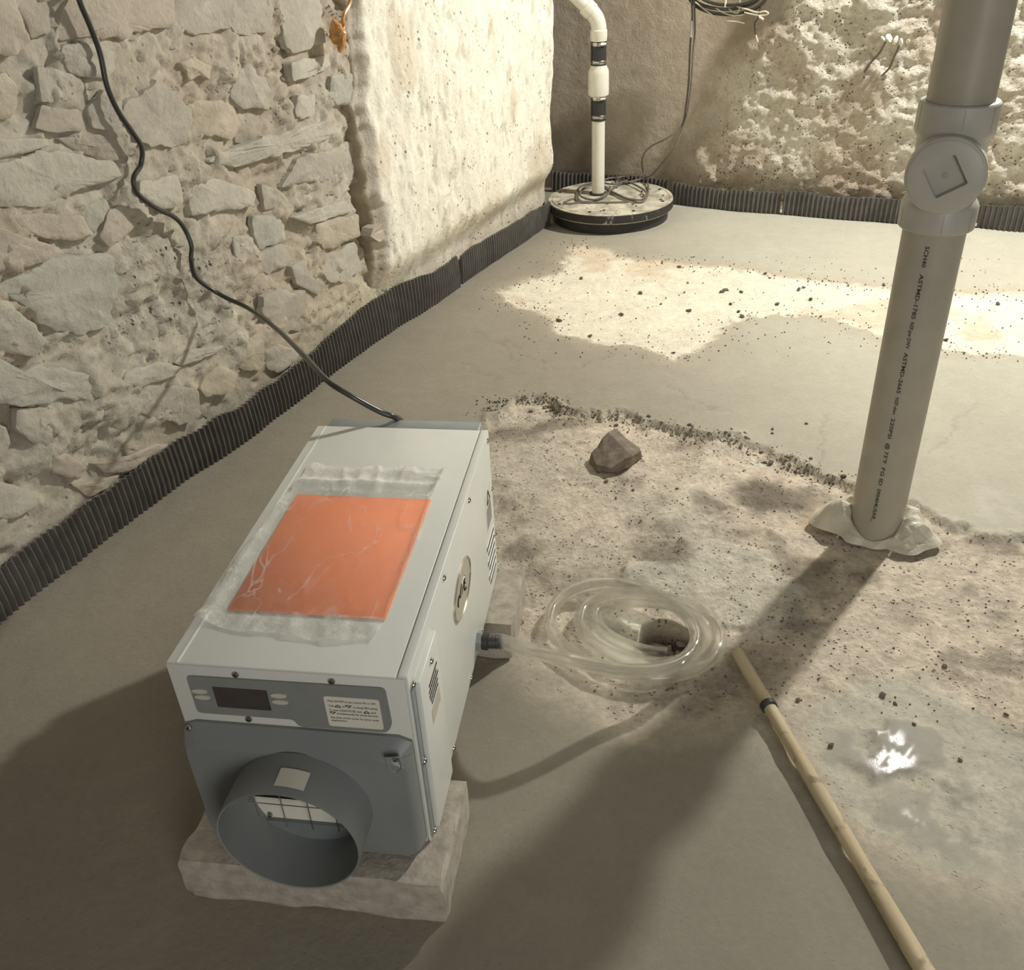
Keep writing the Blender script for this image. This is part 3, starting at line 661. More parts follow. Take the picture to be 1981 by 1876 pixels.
# ---------------------------------------------------------------- corrugated drainage strip
def drain_strip(label, bot, top, pitch, amp, wallP, seed, frame):
    """bot: floor pixels along the foot; top: heights (m) at the same stations"""
    P = np.array([fl(x, y)[:2] if frame != 'W' else BP(x, 0, y)[:2] for x, y in bot]); Hs = np.array(top, float)
    Q = spline(np.column_stack([P, Hs]), 14)
    L_ = np.concatenate([[0], np.cumsum(np.linalg.norm(np.diff(Q[:, :2], axis=0), axis=1))])
    n = int(L_[-1]/pitch*6); s = np.linspace(0, L_[-1], n)
    x = np.interp(s, L_, Q[:, 0]); y = np.interp(s, L_, Q[:, 1]); hh = np.interp(s, L_, Q[:, 2])
    tx = np.gradient(x); ty = np.gradient(y); l = np.hypot(tx, ty); nx, ny = ty/l, -tx/l
    sgn = 1 if frame == 'L' else 1
    ph = 2*math.pi*s/pitch
    off = amp*np.tanh(1.6*np.sin(ph)) + (fbm(s*6, s*0, 3, seed)-.5)*.016
    hh = hh + (fbm(s*11, s*0+2, 3, seed+1)-.5)*.018
    lean = (fbm(s*4, s*0+5, 2, seed+2)-.5)*.02
    rows = [(-.012, .0, 0), (.35, .004, 1), (.7, .002, 1), (1.0, 0, 1), (1.0, -.006, 1), (.4, -.008, 0), (-.012, -.012, 0)]
    v = []; f = []
    for fr_, dd, a_ in rows:
        z = np.where(fr_ > 0, hh*fr_, -.012)
        o_ = off*1.0 + dd + lean*max(fr_, 0)
        v += [(x[i]+nx[i]*o_[i], y[i]+ny[i]*o_[i], z[i]) for i in range(n)]
    for j in range(len(rows)-1):
        for i in range(n-1): f.append((j*n+i, j*n+i+1, (j+1)*n+i+1, (j+1)*n+i))
    f.append(tuple(j*n for j in range(len(rows)))); f.append(tuple(j*n+n-1 for j in range(len(rows)-1, -1, -1)))
    m_ = MB(); m_.v = v; m_.f = f; o = m_.build('drainage_strip', M['strip'], None, True)
    return tag(o, label, 'drain strip', 'corrugated drainage strips along the wall foot')
drain_strip('long black corrugated plastic drainage strip along the foot of the rubble wall', [(-260, 1425), (-120, 1305), (0, 1207), (90, 1132), (177, 1065), (265, 997), (353, 934), (440, 880), (530, 814), (615, 745), (700, 682), (770, 632), (840, 590), (888, 555)], [.105, .105, .106, .112, .110, .118, .115, .112, .104, .115, .135, .142, .13, .12], .0172, .0050, None, 1, 'L')
drain_strip('short black corrugated drainage strip below the limewashed wall beside the sump', [(893, 550), (930, 524), (985, 487), (1038, 450), (1062, 432)], [.115, .118, .112, .105, .1], .0172, .0050, None, 2, 'L')
drain_strip('black corrugated drainage strip against the back wall just right of the sump lid', [(1298, 394), (1340, 400), (1400, 407), (1450, 411), (1508, 415)], [.105, .10, .092, .095, .095], .0205, .0055, None, 3, 'B')
drain_strip('black corrugated drainage strip against the back wall left of the grey pipe', [(1512, 416), (1600, 423), (1700, 430), (1800, 437), (1885, 443)], [.104, .10, .098, .096, .095], .0205, .0055, None, 4, 'B')
drain_strip('black corrugated drainage strip against the back wall right of the grey pipe', [(1888, 441), (1930, 446), (1981, 450), (2060, 457), (2200, 470)], [.10, .104, .102, .1, .1], .0205, .0055, None, 5, 'B')
drain_strip('black corrugated drainage strip in the dark corner behind the sump lid', [(-.66, -.012), (-.45, -.020), (-.25, -.022), (-.06, .0)], [.10, .10, .10, .10], .0205, .005, None, 6, 'W')

# ================================================================== OBJECTS
# ---------------------------------------------------------------- dehumidifier
BX, BY, YAW, BL, BWD, ZTOP, ZBOT = -.4799, .9412, .1690, .6557, .3335, .4265, .0950
dh = thing('dehumidifier', 'pale grey box-shaped crawl space dehumidifier standing on two concrete blocks', 'dehumidifier', (BX, BY, 0), -YAW)
BM = Matrix.Translation((BX, BY, 0)) @ Matrix.Rotation(-YAW, 4, 'Z')
def bwld(x, y, z): return np.array(BM @ Vector((x, y, z)))
g = .0015
bevbox('cabinet', .001, BWD-.001, .001, BL-.001, ZBOT, ZTOP-g, .003, M['cab'], dh)
bevbox('top_cover', 0, .3195, -.001, BL, ZTOP-.004, ZTOP+.0006, .0012, M['cab'], dh)
tc_ = MB().box(.0145, .0175, 0, BL-.002, ZTOP+.0004, ZTOP+.0016).build('fold_line', M['cab'], dh)
sp_ = bevbox('side_panel', BWD-.002, BWD+.0018, 0, BL, ZBOT-.002, ZTOP+.001, .001, M['cab'], dh)
bevbox('top_flange', .3215, BWD+.0018, 0, BL, ZTOP-.002, ZTOP+.0018, .0012, M['cab'], sp_)
fp = bevbox('front_panel', .0, BWD-.003, -.003, .002, ZBOT, ZTOP-.001, .0012, M['cabfront'], dh)
rp_ = bevbox('rear_flange', .015, .315, BL, BL+.045, ZBOT+.02, ZTOP-.006, .003, M['galv'], dh)
def frontpoly(poly, y0, y1):               # extruded outline on the front face, y1 < y0 is nearer the viewer
    m_ = MB(); m_.loft([[(x, y0, z) for x, z in poly], [(x, y1, z) for x, z in poly]], cap1=True); return m_
cpl = frontpoly(fillet([(.026, .408), (.304, .4105), (.306, .342), (.297, .3265), (.172, .3255), (.166, .3385), (.026, .338)], .008), -.003, -.0055).build('control_panel', M['gpanel'], dh)
frontpoly(rrect(.060, .1375, .3535, .3915, .001), -.0055, -.0062).build('display', M['screen'], cpl)
for bx_, bz_ in ((.0395, .3815), (.0415, .3705), (.1535, .384), (.1535, .372)):
    frontpoly([(bx_+.0115*math.cos(a), bz_+.0042*math.sin(a)) for a in np.linspace(0, 2*math.pi, 24, endpoint=False)], -.0055, -.0072).build('button', M['btn'], cpl)
lab = frontpoly(rrect(.2165, .2935, .3325, .389, .004), -.0055, -.006).build('instruction_label', M['label'], cpl)
def text_mesh(txt, size, font_off=.0, space=1.0):
    cu = bpy.data.curves.new('txt', 'FONT'); cu.body = txt; cu.size = size; cu.offset = font_off; cu.space_character = space; cu.resolution_u = 2
    o = bpy.data.objects.new('txt', cu); col.objects.link(o); bpy.context.view_layer.update()
    dg = bpy.context.evaluated_depsgraph_get(); me = bpy.data.meshes.new_from_object(o.evaluated_get(dg))
    v = [tuple(p.co) for p in me.vertices]; f = [tuple(p.vertices) for p in me.polygons]
    bpy.data.objects.remove(o); bpy.data.curves.remove(cu); bpy.data.meshes.remove(me); return v, f
tl = MB()
def front_text(txt, x, z, size, wid):
    v, f = text_mesh(txt, size, .00006); mx = max(p[0] for p in v); k = min(1.0, wid/mx) if wid else 1.0
    tl.add([(x+p[0]*k, -.0063, z+p[1]) for p in v], f)
def tri_mark(x, z, up):
    s_ = .0042; t_ = .0006; pts = [(x-s_, z), (x+s_, z), (x, z+s_*.95)] if up else [(x-s_, z+s_*.95), (x+s_, z+s_*.95), (x, z)]
    for i in range(3):
        a = np.array(pts[i]); b = np.array(pts[(i+1) % 3]); n_ = np.array([-(b-a)[1], (b-a)[0]]); n_ = n_/np.linalg.norm(n_)*t_
        tl.add([(a[0]-n_[0], -.0063, a[1]-n_[1]), (b[0]-n_[0], -.0063, b[1]-n_[1]), (b[0]+n_[0], -.0063, b[1]+n_[1]), (a[0]+n_[0], -.0063, a[1]+n_[1])], [(0, 1, 2, 3)])
front_text('Press ON/OFF to turn control ON or OFF.', .2215, .3795, .0047, .067)
front_text('Use', .2215, .3705, .0047, None); tri_mark(.2345, .3703, True); front_text('or', .2405, .3705, .0047, None); tri_mark(.2495, .3703, False); front_text('to change %RH setting.', .256, .3705, .0047, .0335)
front_text('To reset CLEAN FILTER, hold', .2215, .3625, .0047, .045); tri_mark(.2735, .3623, True); front_text('and', .2795, .3625, .0047, None)
tri_mark(.2255, .3563, False); front_text('simultaneously for three seconds.', .231, .3565, .0047, .058)
front_text('See back of this cover for error code', .2215, .3485, .0047, .067)
front_text('explanation.', .2215, .3430, .0047, None)
tl.build('lettering', M['ink'], lab)
def screw(M4, parent, r=.0052, mat='steel'):
    m_ = MB(); m_.lathe([(r, 0), (r, .001), (r*.85, .0026), (r*.45, .0034)], 14, M4)
    o = m_.build('screw', M[mat], parent, True); m2 = MB()
    v = [tuple(M4 @ Vector(p)) for p in ((-r*.5, -.0007, .0036), (r*.5, -.0007, .0036), (r*.5, .0007, .0036), (-r*.5, .0007, .0036), (-.0007, -r*.5, .0036), (.0007, -r*.5, .0036), (.0007, r*.5, .0036), (-.0007, r*.5, .0036))]
    m2.add(v, [(0, 1, 2, 3), (4, 5, 6, 7)]).build('screw_slot', M['slot'], o); return o
RXF = Matrix.Rotation(math.pi/2, 4, 'X'); RYS = Matrix.Rotation(math.pi/2, 4, 'Y')
for x_, z_ in ((.098, .4155), (.232, .4155), (.099, .331)): screw(Matrix.Translation((x_, -.003, z_)) @ RXF, dh)
# grey duct adaptor: chamfered plate, round opening, collar
NP = 72
def rect_loop(x0, x1, z0, z1, y, r):
    base = rrect(x0, x1, z0, z1, r, 8); cx, cz = .166, .200; A = []
    pts = np.array(base+[base[0]]); seg = np.concatenate([[0], np.cumsum(np.linalg.norm(np.diff(pts, axis=0), axis=1))])
    dense = [np.array([np.interp(t, seg, pts[:, 0]), np.interp(t, seg, pts[:, 1])]) for t in np.linspace(0, seg[-1], 1500)]
    ang = np.array([math.atan2(p[1]-cz, p[0]-cx) for p in dense])
    for k in range(NP):
        a = 2*math.pi*k/NP; dlt = np.abs((ang-a+math.pi) % (2*math.pi)-math.pi); p = dense[int(np.argmin(dlt))]; A.append((p[0], y, p[1]))
    return A
def circ(r, y, cz=.200, cx=.166): return [(cx+r*math.cos(2*math.pi*k/NP), y, cz+r*math.sin(2*math.pi*k/NP)) for k in range(NP)]
ad = MB(); ad.loft([rect_loop(.001, .331, .096, .3225, -.002, .012), rect_loop(.001, .331, .096, .3225, -.008, .012), rect_loop(.005, .3255, .098, .300, -.029, .012), rect_loop(.008, .3225, .099, .2965, -.0325, .012), circ(.1005, -.0325), circ(.0985, -.033), circ(.0965, -.010)])
adp = ad.build('duct_adaptor', M['gplastic'], dh, True)
cl_ = MB(); cl_.loft([circ(.1012, -.031), circ(.1012, -.062), circ(.1018, -.098), circ(.1005, -.101), circ(.0985, -.100), circ(.0978, -.060), circ(.0965, -.012)])
clo = cl_.build('duct_collar', M['gplastic'], adp, True)
bf = MB().box(.072, .262, -.022, -.012, .098, .137).build('lower_baffle', M['baff'], adp)
MB().box(.06, .272, -.0065, -.004, .11, .300).build('opening_back', M['slot'], adp)  # dark sheet standing in for the shaded interior behind the opening
pn = MB(); pn.loft([[(.07, -.010, .135), (.26, -.010, .135), (.26, -.009, .170), (.07, -.009, .170)], [(.07, -.016, .135), (.26, -.016, .135), (.26, -.0085, .172), (.07, -.0085, .172)]], True, True)
pno = pn.build('drip_pan', M['pan'], adp); screw(Matrix.Translation((.098, -.016, .143)) @ RXF, pno, .004)
for k_, xw in enumerate((.085, .125, .165, .205, .245)): MB().tube([(xw, -.024, .128), (xw, -.022, .29)], .0008, 6).build('guard_wire', M['steel'], adp)
for zw in (.178, .215): MB().tube([(.075, -.024, zw), (.255, -.024, zw)], .0008, 6).build('guard_wire', M['steel'], adp)
# screw wells at the adaptor's corners
well = MB(); wl = [(.298, .3105), (.3205, .313), (.3215, .292), (.312, .279), (.303, .281)]
well.loft([[(x_, -.0335, z_) for x_, z_ in wl], [(.3085+(x_-.3085)*.92, -.0340, .2965+(z_-.2965)*.92) for x_, z_ in wl], [(.3115+(x_-.3085)*.62, -.0290, .299+(z_-.2965)*.62) for x_, z_ in wl]], cap1=True)
wo = well.build('screw_well', M['gplastic'], adp, True); screw(Matrix.Translation((.312, -.0288, .303)) @ RXF, adp, .004)
screw(Matrix.Translation((.011, -.0135, .315)) @ Matrix.Rotation(math.radians(62), 4, 'X'), adp, .0045)
# white sticker wrapped on the collar
sk = MB(); n_ = 8; pts_a = np.linspace(math.radians(70), math.radians(93), n_); loops = []
for yy in (-.058, -.088): loops.append([(.166+.1026*math.cos(a), yy, .200+.1026*math.sin(a)) for a in pts_a])
sk.add(loops[0]+loops[1], [(i, i+1, n_+i+1, n_+i) for i in range(n_-1)]); sko = sk.build('sticker', M['label'], clo, True)
# right-hand side: cover, badge, louvres, labels, screws
sc = bevbox('access_cover', BWD+.001, BWD+.010, .022, .128, .098, .397, .0015, M['cab'], dh)
bevbox('edge_channel', BWD+.001, BWD+.004, .003, .019, .097, .40, .0008, M['galv'], dh)
lb = MB(); bars = MB(); X0 = BWD+.0103
for r_, (zz_, y0_, y1_) in enumerate(((.352, .060, .110), (.343, .056, .104), (.334, .056, .112), (.325, .060, .106), (.316, .064, .104))):
    yy = y0_
    rr_ = random.Random(r_)
    while yy < y1_:
        l_ = rr_.uniform(.003, .008); bars.box(X0, X0+.0003, yy, min(yy+l_, y1_), zz_-.0022, zz_+.0022); yy += l_+.0016
bo = bars.build('printed_lines', M['ink'], sc)
MB().box(X0, X0+.0002, .058, .108, .280, .306).build('printed_patch', M['btn'], sc)
OVAL = Matrix.Translation((BWD+.0016, .334, .3055)) @ Matrix.Diagonal((1, 1, .62, 1)) @ RYS
bdg = MB().lathe([(.071, 0), (.071, .002), (.0685, .0035), (.066, .0015)], 56, OVAL, False, False).build('badge', M['chrome'], dh, True)
MB().lathe([(.0675, .0), (.0675, .0014)], 48, OVAL, False, True).build('badge_face', M['badge'], bdg, False)
def side_arc(cy, cz, r, a0, a1, rr_, mat, nm):
    MB().tube([(BWD+.0033, cy+r*math.cos(a), cz+r*math.sin(a)*1.0) for a in np.linspace(math.radians(a0), math.radians(a1), 14)], rr_, 6).build(nm, M[mat], bdg, True)
side_arc(.338, .294, .026, 25, 155, .0017, 'label', 'emblem_arc'); side_arc(.332, .298, .021, 10, 150, .0014, 'slot', 'emblem_arc'); side_arc(.318, .318, .014, 200, 340, .0018, 'slot', 'emblem_arc'); side_arc(.356, .302, .013, 90, 280, .0016, 'slot', 'emblem_arc'); side_arc(.302, .304, .010, 30, 200, .0016, 'slot', 'emblem_arc')
for k_ in range(6):
    zz_ = .128+.0175*k_; yl = .560 if k_ % 2 else .572
    lv = MB(); lv.add([(BWD+.0018, yl, zz_), (BWD+.0018, .640, zz_), (BWD+.0034, .638, zz_+.006), (BWD+.0034, yl+.002, zz_+.006), (BWD+.0018, yl, zz_+.0085), (BWD+.0018, .640, zz_+.0085)], [(0, 1, 2, 3), (3, 2, 5, 4), (0, 3, 4), (1, 5, 2)])
    lo_ = lv.build('louvre', M['cab'], sp_); MB().box(BWD+.0017, BWD+.0021, yl, .640, zz_-.0055, zz_).build('louvre_slot', M['slot'], lo_)
MB().box(BWD+.0018, BWD+.0022, .575, .635, .245, .330).build('warning_label', M['label'], sp_)
MB().box(BWD+.0021, BWD+.0024, .582, .628, .248, .292).build('warning_print', M['galv'], sp_)
MB().tube([(BWD+.0026, .590, .300), (BWD+.0026, .605, .325), (BWD+.0026, .62, .300), (BWD+.0026, .590, .300)], .001, 5).build('warning_triangle', M['ink'], sp_)
for y_, z_ in ((.640, .414), (.442, .4115), (.228, .4125), (.011, .405), (.012, .255), (.012, .102), (.173, .1), (.336, .099), (.46, .1), (.65, .1), (.651, .30), (.652, .19)):
    screw(Matrix.Translation((BWD+.0018 if y_ > .02 else BWD+.0042, y_, z_)) @ RYS, dh, .0050)
screw(Matrix.Translation((BWD+.010, .084, .379)) @ RYS, sc, .0052)
FY, FZ = .413, .118
MB().lathe([(.019, 0), (.019, .009), (.016, .011)], 6, Matrix.Translation((BWD+.0018, FY, FZ)) @ RYS, False, True).build('drain_nut', M['galv'], dh)
MB().lathe([(.0165, 0), (.0165, .011), (.0135, .012), (.0135, .014), (.0120, .018), (.0135, .019), (.0120, .025), (.0135, .026), (.0118, .032), (.0135, .033), (.011, .039)], 20, Matrix.Translation((BWD+.0115, FY, FZ)) @ RYS, False, True).build('drain_barb', M['rubber'], dh, True)

# ---------------------------------------------------------------- concrete blocks
def block(label, x0, x1, y0, y1, chips, seed):
    bm = bmesh.new(); nx_, ny_, nz_ = 16, 9, 5
    m_ = MB().box(0, 1, 0, 1, 0, 1); me = newmesh('concrete_block', m_.v, m_.f); bm.from_mesh(me)
    bmesh.ops.recalc_face_normals(bm, faces=bm.faces); bmesh.ops.subdivide_edges(bm, edges=bm.edges[:], cuts=9, use_grid_fill=True)
    for v in bm.verts:
        p = np.array(v.co); q = p*np.array([x1-x0, y1-y0, ZBOT-.004])
        on = sum(1 for a in p if a < .001 or a > .999)
        n_ = vn(np.array([q[0]*40+q[2]*31]), np.array([q[1]*40-q[2]*23]), seed)[0]
        cen = np.array([(x1-x0)/2, (y1-y0)/2, (ZBOT-.004)/2]); d_ = cen-q; d_ /= np.linalg.norm(d_)
        q = q + d_*(.0035*n_ + (.008*(n_ > .45)*n_ if on >= 2 else 0))
        if p[2] > .999: q[2] = min(q[2], ZBOT-.004)
        v.co = (x0+q[0], y0+q[1], q[2]-.001)
    bm.to_mesh(me); bm.free()
    o = link('concrete_block', me, M['block'], None, False); o.location = (BX, BY, 0); o.rotation_euler = (0, 0, -YAW)
    return tag(o, label, 'concrete block', 'solid concrete blocks under the dehumidifier')
b1 = block('solid concrete block under the front of the dehumidifier, below the round duct', -.040, .368, -.072, .117, 0, 71)
b2 = block('solid concrete block under the rear of the dehumidifier beside the drain hose', -.012, .390, .493, .670, 0, 83)

# ---------------------------------------------------------------- orange sheet in its clear bag
sh_ = bevbox('orange_booklet', .043, .278, .107, .411, ZTOP+.002, ZTOP+.0042, .0006, M['orange'], None, 1)
sh_.location = (BX, BY, 0); sh_.rotation_euler = (0, 0, -YAW); tag(sh_, 'bright orange instruction booklet inside a clear bag on the dehumidifier', 'booklet')
u_, v_ = np.meshgrid(np.linspace(0, 1, 70), np.linspace(0, 1, 110))
c00, c10, c11, c01 = np.array([.004, .088]), np.array([.277, .062]), np.array([.284, .503]), np.array([.034, .507])
bx_ = (c00[0]*(1-u_)+c10[0]*u_)*(1-v_)+(c01[0]*(1-u_)+c11[0]*u_)*v_; by_ = (c00[1]*(1-u_)+c10[1]*u_)*(1-v_)+(c01[1]*(1-u_)+c11[1]*u_)*v_
by_ = by_ - sstep(.25, .0, v_)*.020*np.sin(u_*math.pi) + (fbm(u_*4, v_*0+(v_ > .5), 3, 401)-.5)*.03*np.abs(v_*2-1)**6
bx_ = bx_ + (fbm(v_*7, u_*0+(u_ > .5), 3, 402)-.5)*.018*np.abs(u_*2-1)**4
inside = sstep(-.012, .006, np.minimum(np.minimum(bx_-.043, .278-bx_), np.minimum(by_-.107, .411-by_)))
wr = ridge(bx_*14+by_*9, by_*8-bx_*10, 3, 411)
edge_x = np.minimum(bx_, .28-bx_) < np.minimum(by_-.06, .507-by_)
wr2 = np.where(edge_x, ridge(bx_*9+by_*6, by_*34+bx_*12, 3, 421), ridge(bx_*30+by_*9, by_*11-bx_*4, 3, 422))
for _ in range(3): wr2 = (wr2+np.roll(wr2, 1, 0)+np.roll(wr2, -1, 0)+np.roll(wr2, 1, 1)+np.roll(wr2, -1, 1))/5
bz_ = ZTOP+.0026+inside*.0024 + (1-inside)*(.002*sstep(.5, 1, wr)+.006*sstep(.60, 1, wr2)+.002*wr2) + inside*.0016*sstep(.80, .98, wr)
bz_ += np.exp(-((by_-.447)/.012)**2)*.006 + np.exp(-((bx_-.283)/.008)**2)*.006*sstep(.08, .15, by_) + np.exp(-((bx_-.018)/.012)**2)*.004
bag = grid_mesh('plastic_bag', np.stack([bx_, by_, bz_], -1), None, {'layers': (1-inside)*(.16+.16*sstep(.43, .46, by_)+.22*fbm(bx_*45, by_*45, 3, 431))}, M['film']); bag.location = (BX, BY, 0); bag.rotation_euler = (0, 0, -YAW)
tag(bag, 'crinkled clear plastic bag around the orange booklet on the dehumidifier top', 'plastic bag')

# ---------------------------------------------------------------- clear drain hose, coiled
hz = lambda x, y: (1000+x/3.752, 1060+y/3.752)
HP = [bwld(BWD+.026, FY, FZ), bwld(BWD+.050, FY-.003, FZ+.004)]
trace = [(100, 742, .150), (300, 792, .157), (500, 840, .138), (700, 878, .108), (900, 890, .078), (1080, 866, .058), (1220, 802, .047), (1300, 690, .046), (1290, 580, .045), (1210, 470, .044), (1080, 372, .043), (900, 292, .042), (700, 250, .030), (520, 264, .022), (370, 322, .016), (272, 420, .014), (238, 520, .013), (272, 630, .013), (370, 738, .013), (520, 822, .013), (700, 892, .013), (900, 936, .013), (1100, 930, .013), (1280, 882, .013), (1420, 792, .013), (1478, 672, .013), (1440, 562, .013), (1330, 462, .014), (1180, 392, .015), (1000, 345, .015), (800, 326, .014), (640, 346, .013), (522, 402, .012), (462, 492, .012), (482, 600, .012), (562, 692, .012), (700, 772, .012), (860, 822, .012), (1040, 842, .012), (1200, 815, .014), (1320, 756, .018), (1388, 668, .024), (1370, 570, .036), (1262, 478, .036), (1100, 408, .034), (900, 386, .028), (720, 396, .016), (602, 436, .012), (562, 496, .012), (592, 572, .012), (682, 650, .012), (820, 716, .012), (960, 756, .013), (1085, 772, .014)]
HP += [fl(*hz(x, y), z) for x, y, z in trace]
hpth = spline(HP, 7); hm = MB().tube(hpth, .0134, 16, False).tube(hpth, .0100, 16, False); nh = len(hpth)*16
for b0 in (0, nh-16): hm.f += [(b0+k, b0+(k+1) % 16, nh+b0+(k+1) % 16, nh+b0+k) for k in range(16)]
hs = hm.build('drain_hose', M['hose'], None, True)
tag(hs, 'clear vinyl drain hose coiled on the floor from the dehumidifier outlet', 'hose')

# ---------------------------------------------------------------- black power cord up the rubble wall
CP = []
for x, y in ((120, -140), (138, -60), (152, 0), (172, 50), (192, 105), (205, 165), (225, 215), (252, 255), (272, 285), (275, 318), (260, 345), (268, 375), (300, 402), (342, 420), (366, 442), (375, 475), (374, 505), (390, 540), (430, 572)):
    s0, z0 = lw(x, y, .030); CP.append(LP(s0, z0, .012+max(wall_d(s0+a_*.02, z0+b_*.02) for a_ in (-1, 0, 1) for b_ in (-1, 0, 1))+.010))
CP[-1] = LP(*lw(430, 572, .05), .05)
t_end = fl(762, 806, .432)
tw = np.linalg.norm(CP[-1]-CAM); te = np.linalg.norm(t_end-CAM)
for x, y, k in ((480, 596, .10), (535, 636, .40), (590, 690, .80), (632, 735, 1.0), (676, 764, 1.03), (735, 796, 1.01)):
    dd = ray(x, y); dd = dd/np.linalg.norm(dd); CP.append(CAM+dd*(tw*(1-k)+te*k))
CP += [t_end, bwld(.150, BL+.062, .405), bwld(.155, BL+.060, .36), bwld(.155, BL+.046, .31)]
tag(MB().tube(spline(CP, 8), .0058, 10).build('power_cord', M['cable'], None, True), 'thick black power cord climbing the rubble wall from behind the dehumidifier', 'cord')

# ---------------------------------------------------------------- grey soil stack with cleanout
PX, PY, PR = .8342, 1.7344, .05715
st_ = thing('drain_stack', 'grey plastic vertical drain pipe with cleanout plug and printed lettering', 'pipe', (PX, PY, 0))
ca = math.atan2(-PY, -PX)                  # branch points into the room
MB().lathe([(PR, -.07), (PR, .745)], 64, None, False, False).build('pipe', M['greypvc'], st_, True)
MB().lathe([(PR, .885), (PR, 2.28)], 64, None, False, False).build('pipe', M['greypvc'], st_, True)
fit = MB().lathe([(PR+.0003, .706), (.0660, .7065), (.0685, .709), (.0690, .748), (.0655, .756), (.0605, .762), (.0600, .800), (.0605, .868), (.0655, .876), (.0690, .884), (.0685, .930), (.0660, .9325), (PR+.0003, .933)], 64, None, False, False).build('cleanout_tee', M['hubpvc'], st_, True)
for hz0, hz1 in ((.712, .747), (.886, .928)):
    for aa in (ca+.18, ca+1.0, ca-1.1):
        MB().box(.0686, .0694, -.0004, .0004, hz0, hz1).build('mould_seam', M['greypvc'], fit).rotation_euler = (0, 0, aa)
MBR = Matrix.Translation((0, 0, .822)) @ Matrix.Rotation(ca, 4, 'Z') @ Matrix.Rotation(math.pi/2, 4, 'Y')
MB().lathe([(.060, .0), (.060, .050), (.0665, .056), (.0675, .060), (.0675, .090), (.0655, .0925), (.0625, .093)], 64, MBR, False, False).build('branch', M['hubpvc'], st_, True)
# plug with countersunk square
pl = MB(); Rr = .0628; nQ = 64
def sq(a, s_, z, rot=math.radians(32)):
    a2 = a-rot; m_ = max(abs(math.cos(a2)), abs(math.sin(a2))); return (s_/m_*math.cos(a), s_/m_*math.sin(a), z)
an = [2*math.pi*k/nQ for k in range(nQ)]
lps = [[(Rr*math.cos(a), Rr*math.sin(a), .082) for a in an], [(Rr*math.cos(a), Rr*math.sin(a), .0945) for a in an], [(.059*math.cos(a), .059*math.sin(a), .0965) for a in an], [sq(a, .0285, .0965) for a in an], [sq(a, .0265, .0845) for a in an]]
lps = [[tuple(MBR @ Vector(p)) for p in l] for l in lps]; pl.loft(lps, cap1=True); plo = pl.build('cleanout_plug', M['hubpvc'], st_, True)
MB().lathe([(.0055, .0845), (.0055, .0855), (.0045, .0858)], 16, MBR, False, True).build('plug_mark', M['greypvc'], plo)
# lettering down the pipe
tx = MB()
def pipe_text(txt, z_start, size, z_end):
    v, f = text_mesh(txt, size, .00016); mx = max(p[0] for p in v); k = (z_start-z_end)/mx
    a0 = math.radians(-121.5); out = []
    for p in v:
        zc = z_start-p[0]*k; a = a0 + (p[1]-size*.35)/PR*-1.0*-1.0; out.append(((PR+.0004)*math.cos(a), (PR+.0004)*math.sin(a), zc))
    tx.add(out, f)
pipe_text('SCH40', .684, .0105, .643); pipe_text('ASTMD-1785', .629, .0105, .538); pipe_text('NSF-pw DWV', .532, .0100, .475); pipe_text('ASTMD-2665', .466, .0105, .375); pipe_text('NSF-dwv', .366, .0100, .325)
pipe_text('220PSI', .317, .0105, .268); pipe_text('@ 73°F', .257, .0105, .206); pipe_text('FG ID', .196, .0105, .150); pipe_text('090404USAR_', .141, .0105, .052)
tx.build('lettering', M['ink'], st_)
# crumpled plastic sleeve at its foot
na, nr = 90, 9; V = []; Fc = []
for j in range(nr):
    t = j/(nr-1)
    for i in range(na):
        a = 2*math.pi*i/na
        lob = .5+.5*math.sin(a*2+2.6)+.35*math.sin(a*5+1.0)
        rmax = .072+.030*max(lob, .1)+.010*math.sin(a*9)
        dirc = math.cos(a-math.radians(160)); dr = math.cos(a-math.radians(-35))
        rmax += .030*max(0, dirc)**3 + .038*max(0, dr)**3
        hmax = .030+.022*max(0, dirc)**2+.020*max(0, dr)**2+.008*math.sin(a*7+.7)
        rmax = PR+.006+(rmax-PR)*(1-.85*max(0, math.cos(a-ca))**2)
        r_ = PR+.002+(rmax-PR)*t
        zc = hmax*(.35+.65*math.sin(math.pi*min(1, .25+t*.9)))*(1-t**3) + .030*(ridge(np.array([math.cos(a)*3.2+t*2]), np.array([math.sin(a)*3.2-t*3]), 3, 55)[0]-.55)*(.4+t*.6)*(1-t**6) + .004*(1-t)
        front = max(0, math.cos(a-ca))**2
        zc = zc*(1-.9*front)-.012*front*t
        V.append((r_*math.cos(a), r_*math.sin(a), max(zc, -.014 if t > .9 else -.012)))
for j in range(nr-1):
    for i in range(na):
        i2 = (i+1) % na; Fc.append((j*na+i, j*na+i2, (j+1)*na+i2, (j+1)*na+i))
slv = mk('plastic_sleeve', V, Fc, M['sheeting'], None, False); slv.location = (PX, PY, 0)
tag(slv, 'crumpled off-white plastic sleeve bunched around the foot of the grey pipe', 'plastic sheet')

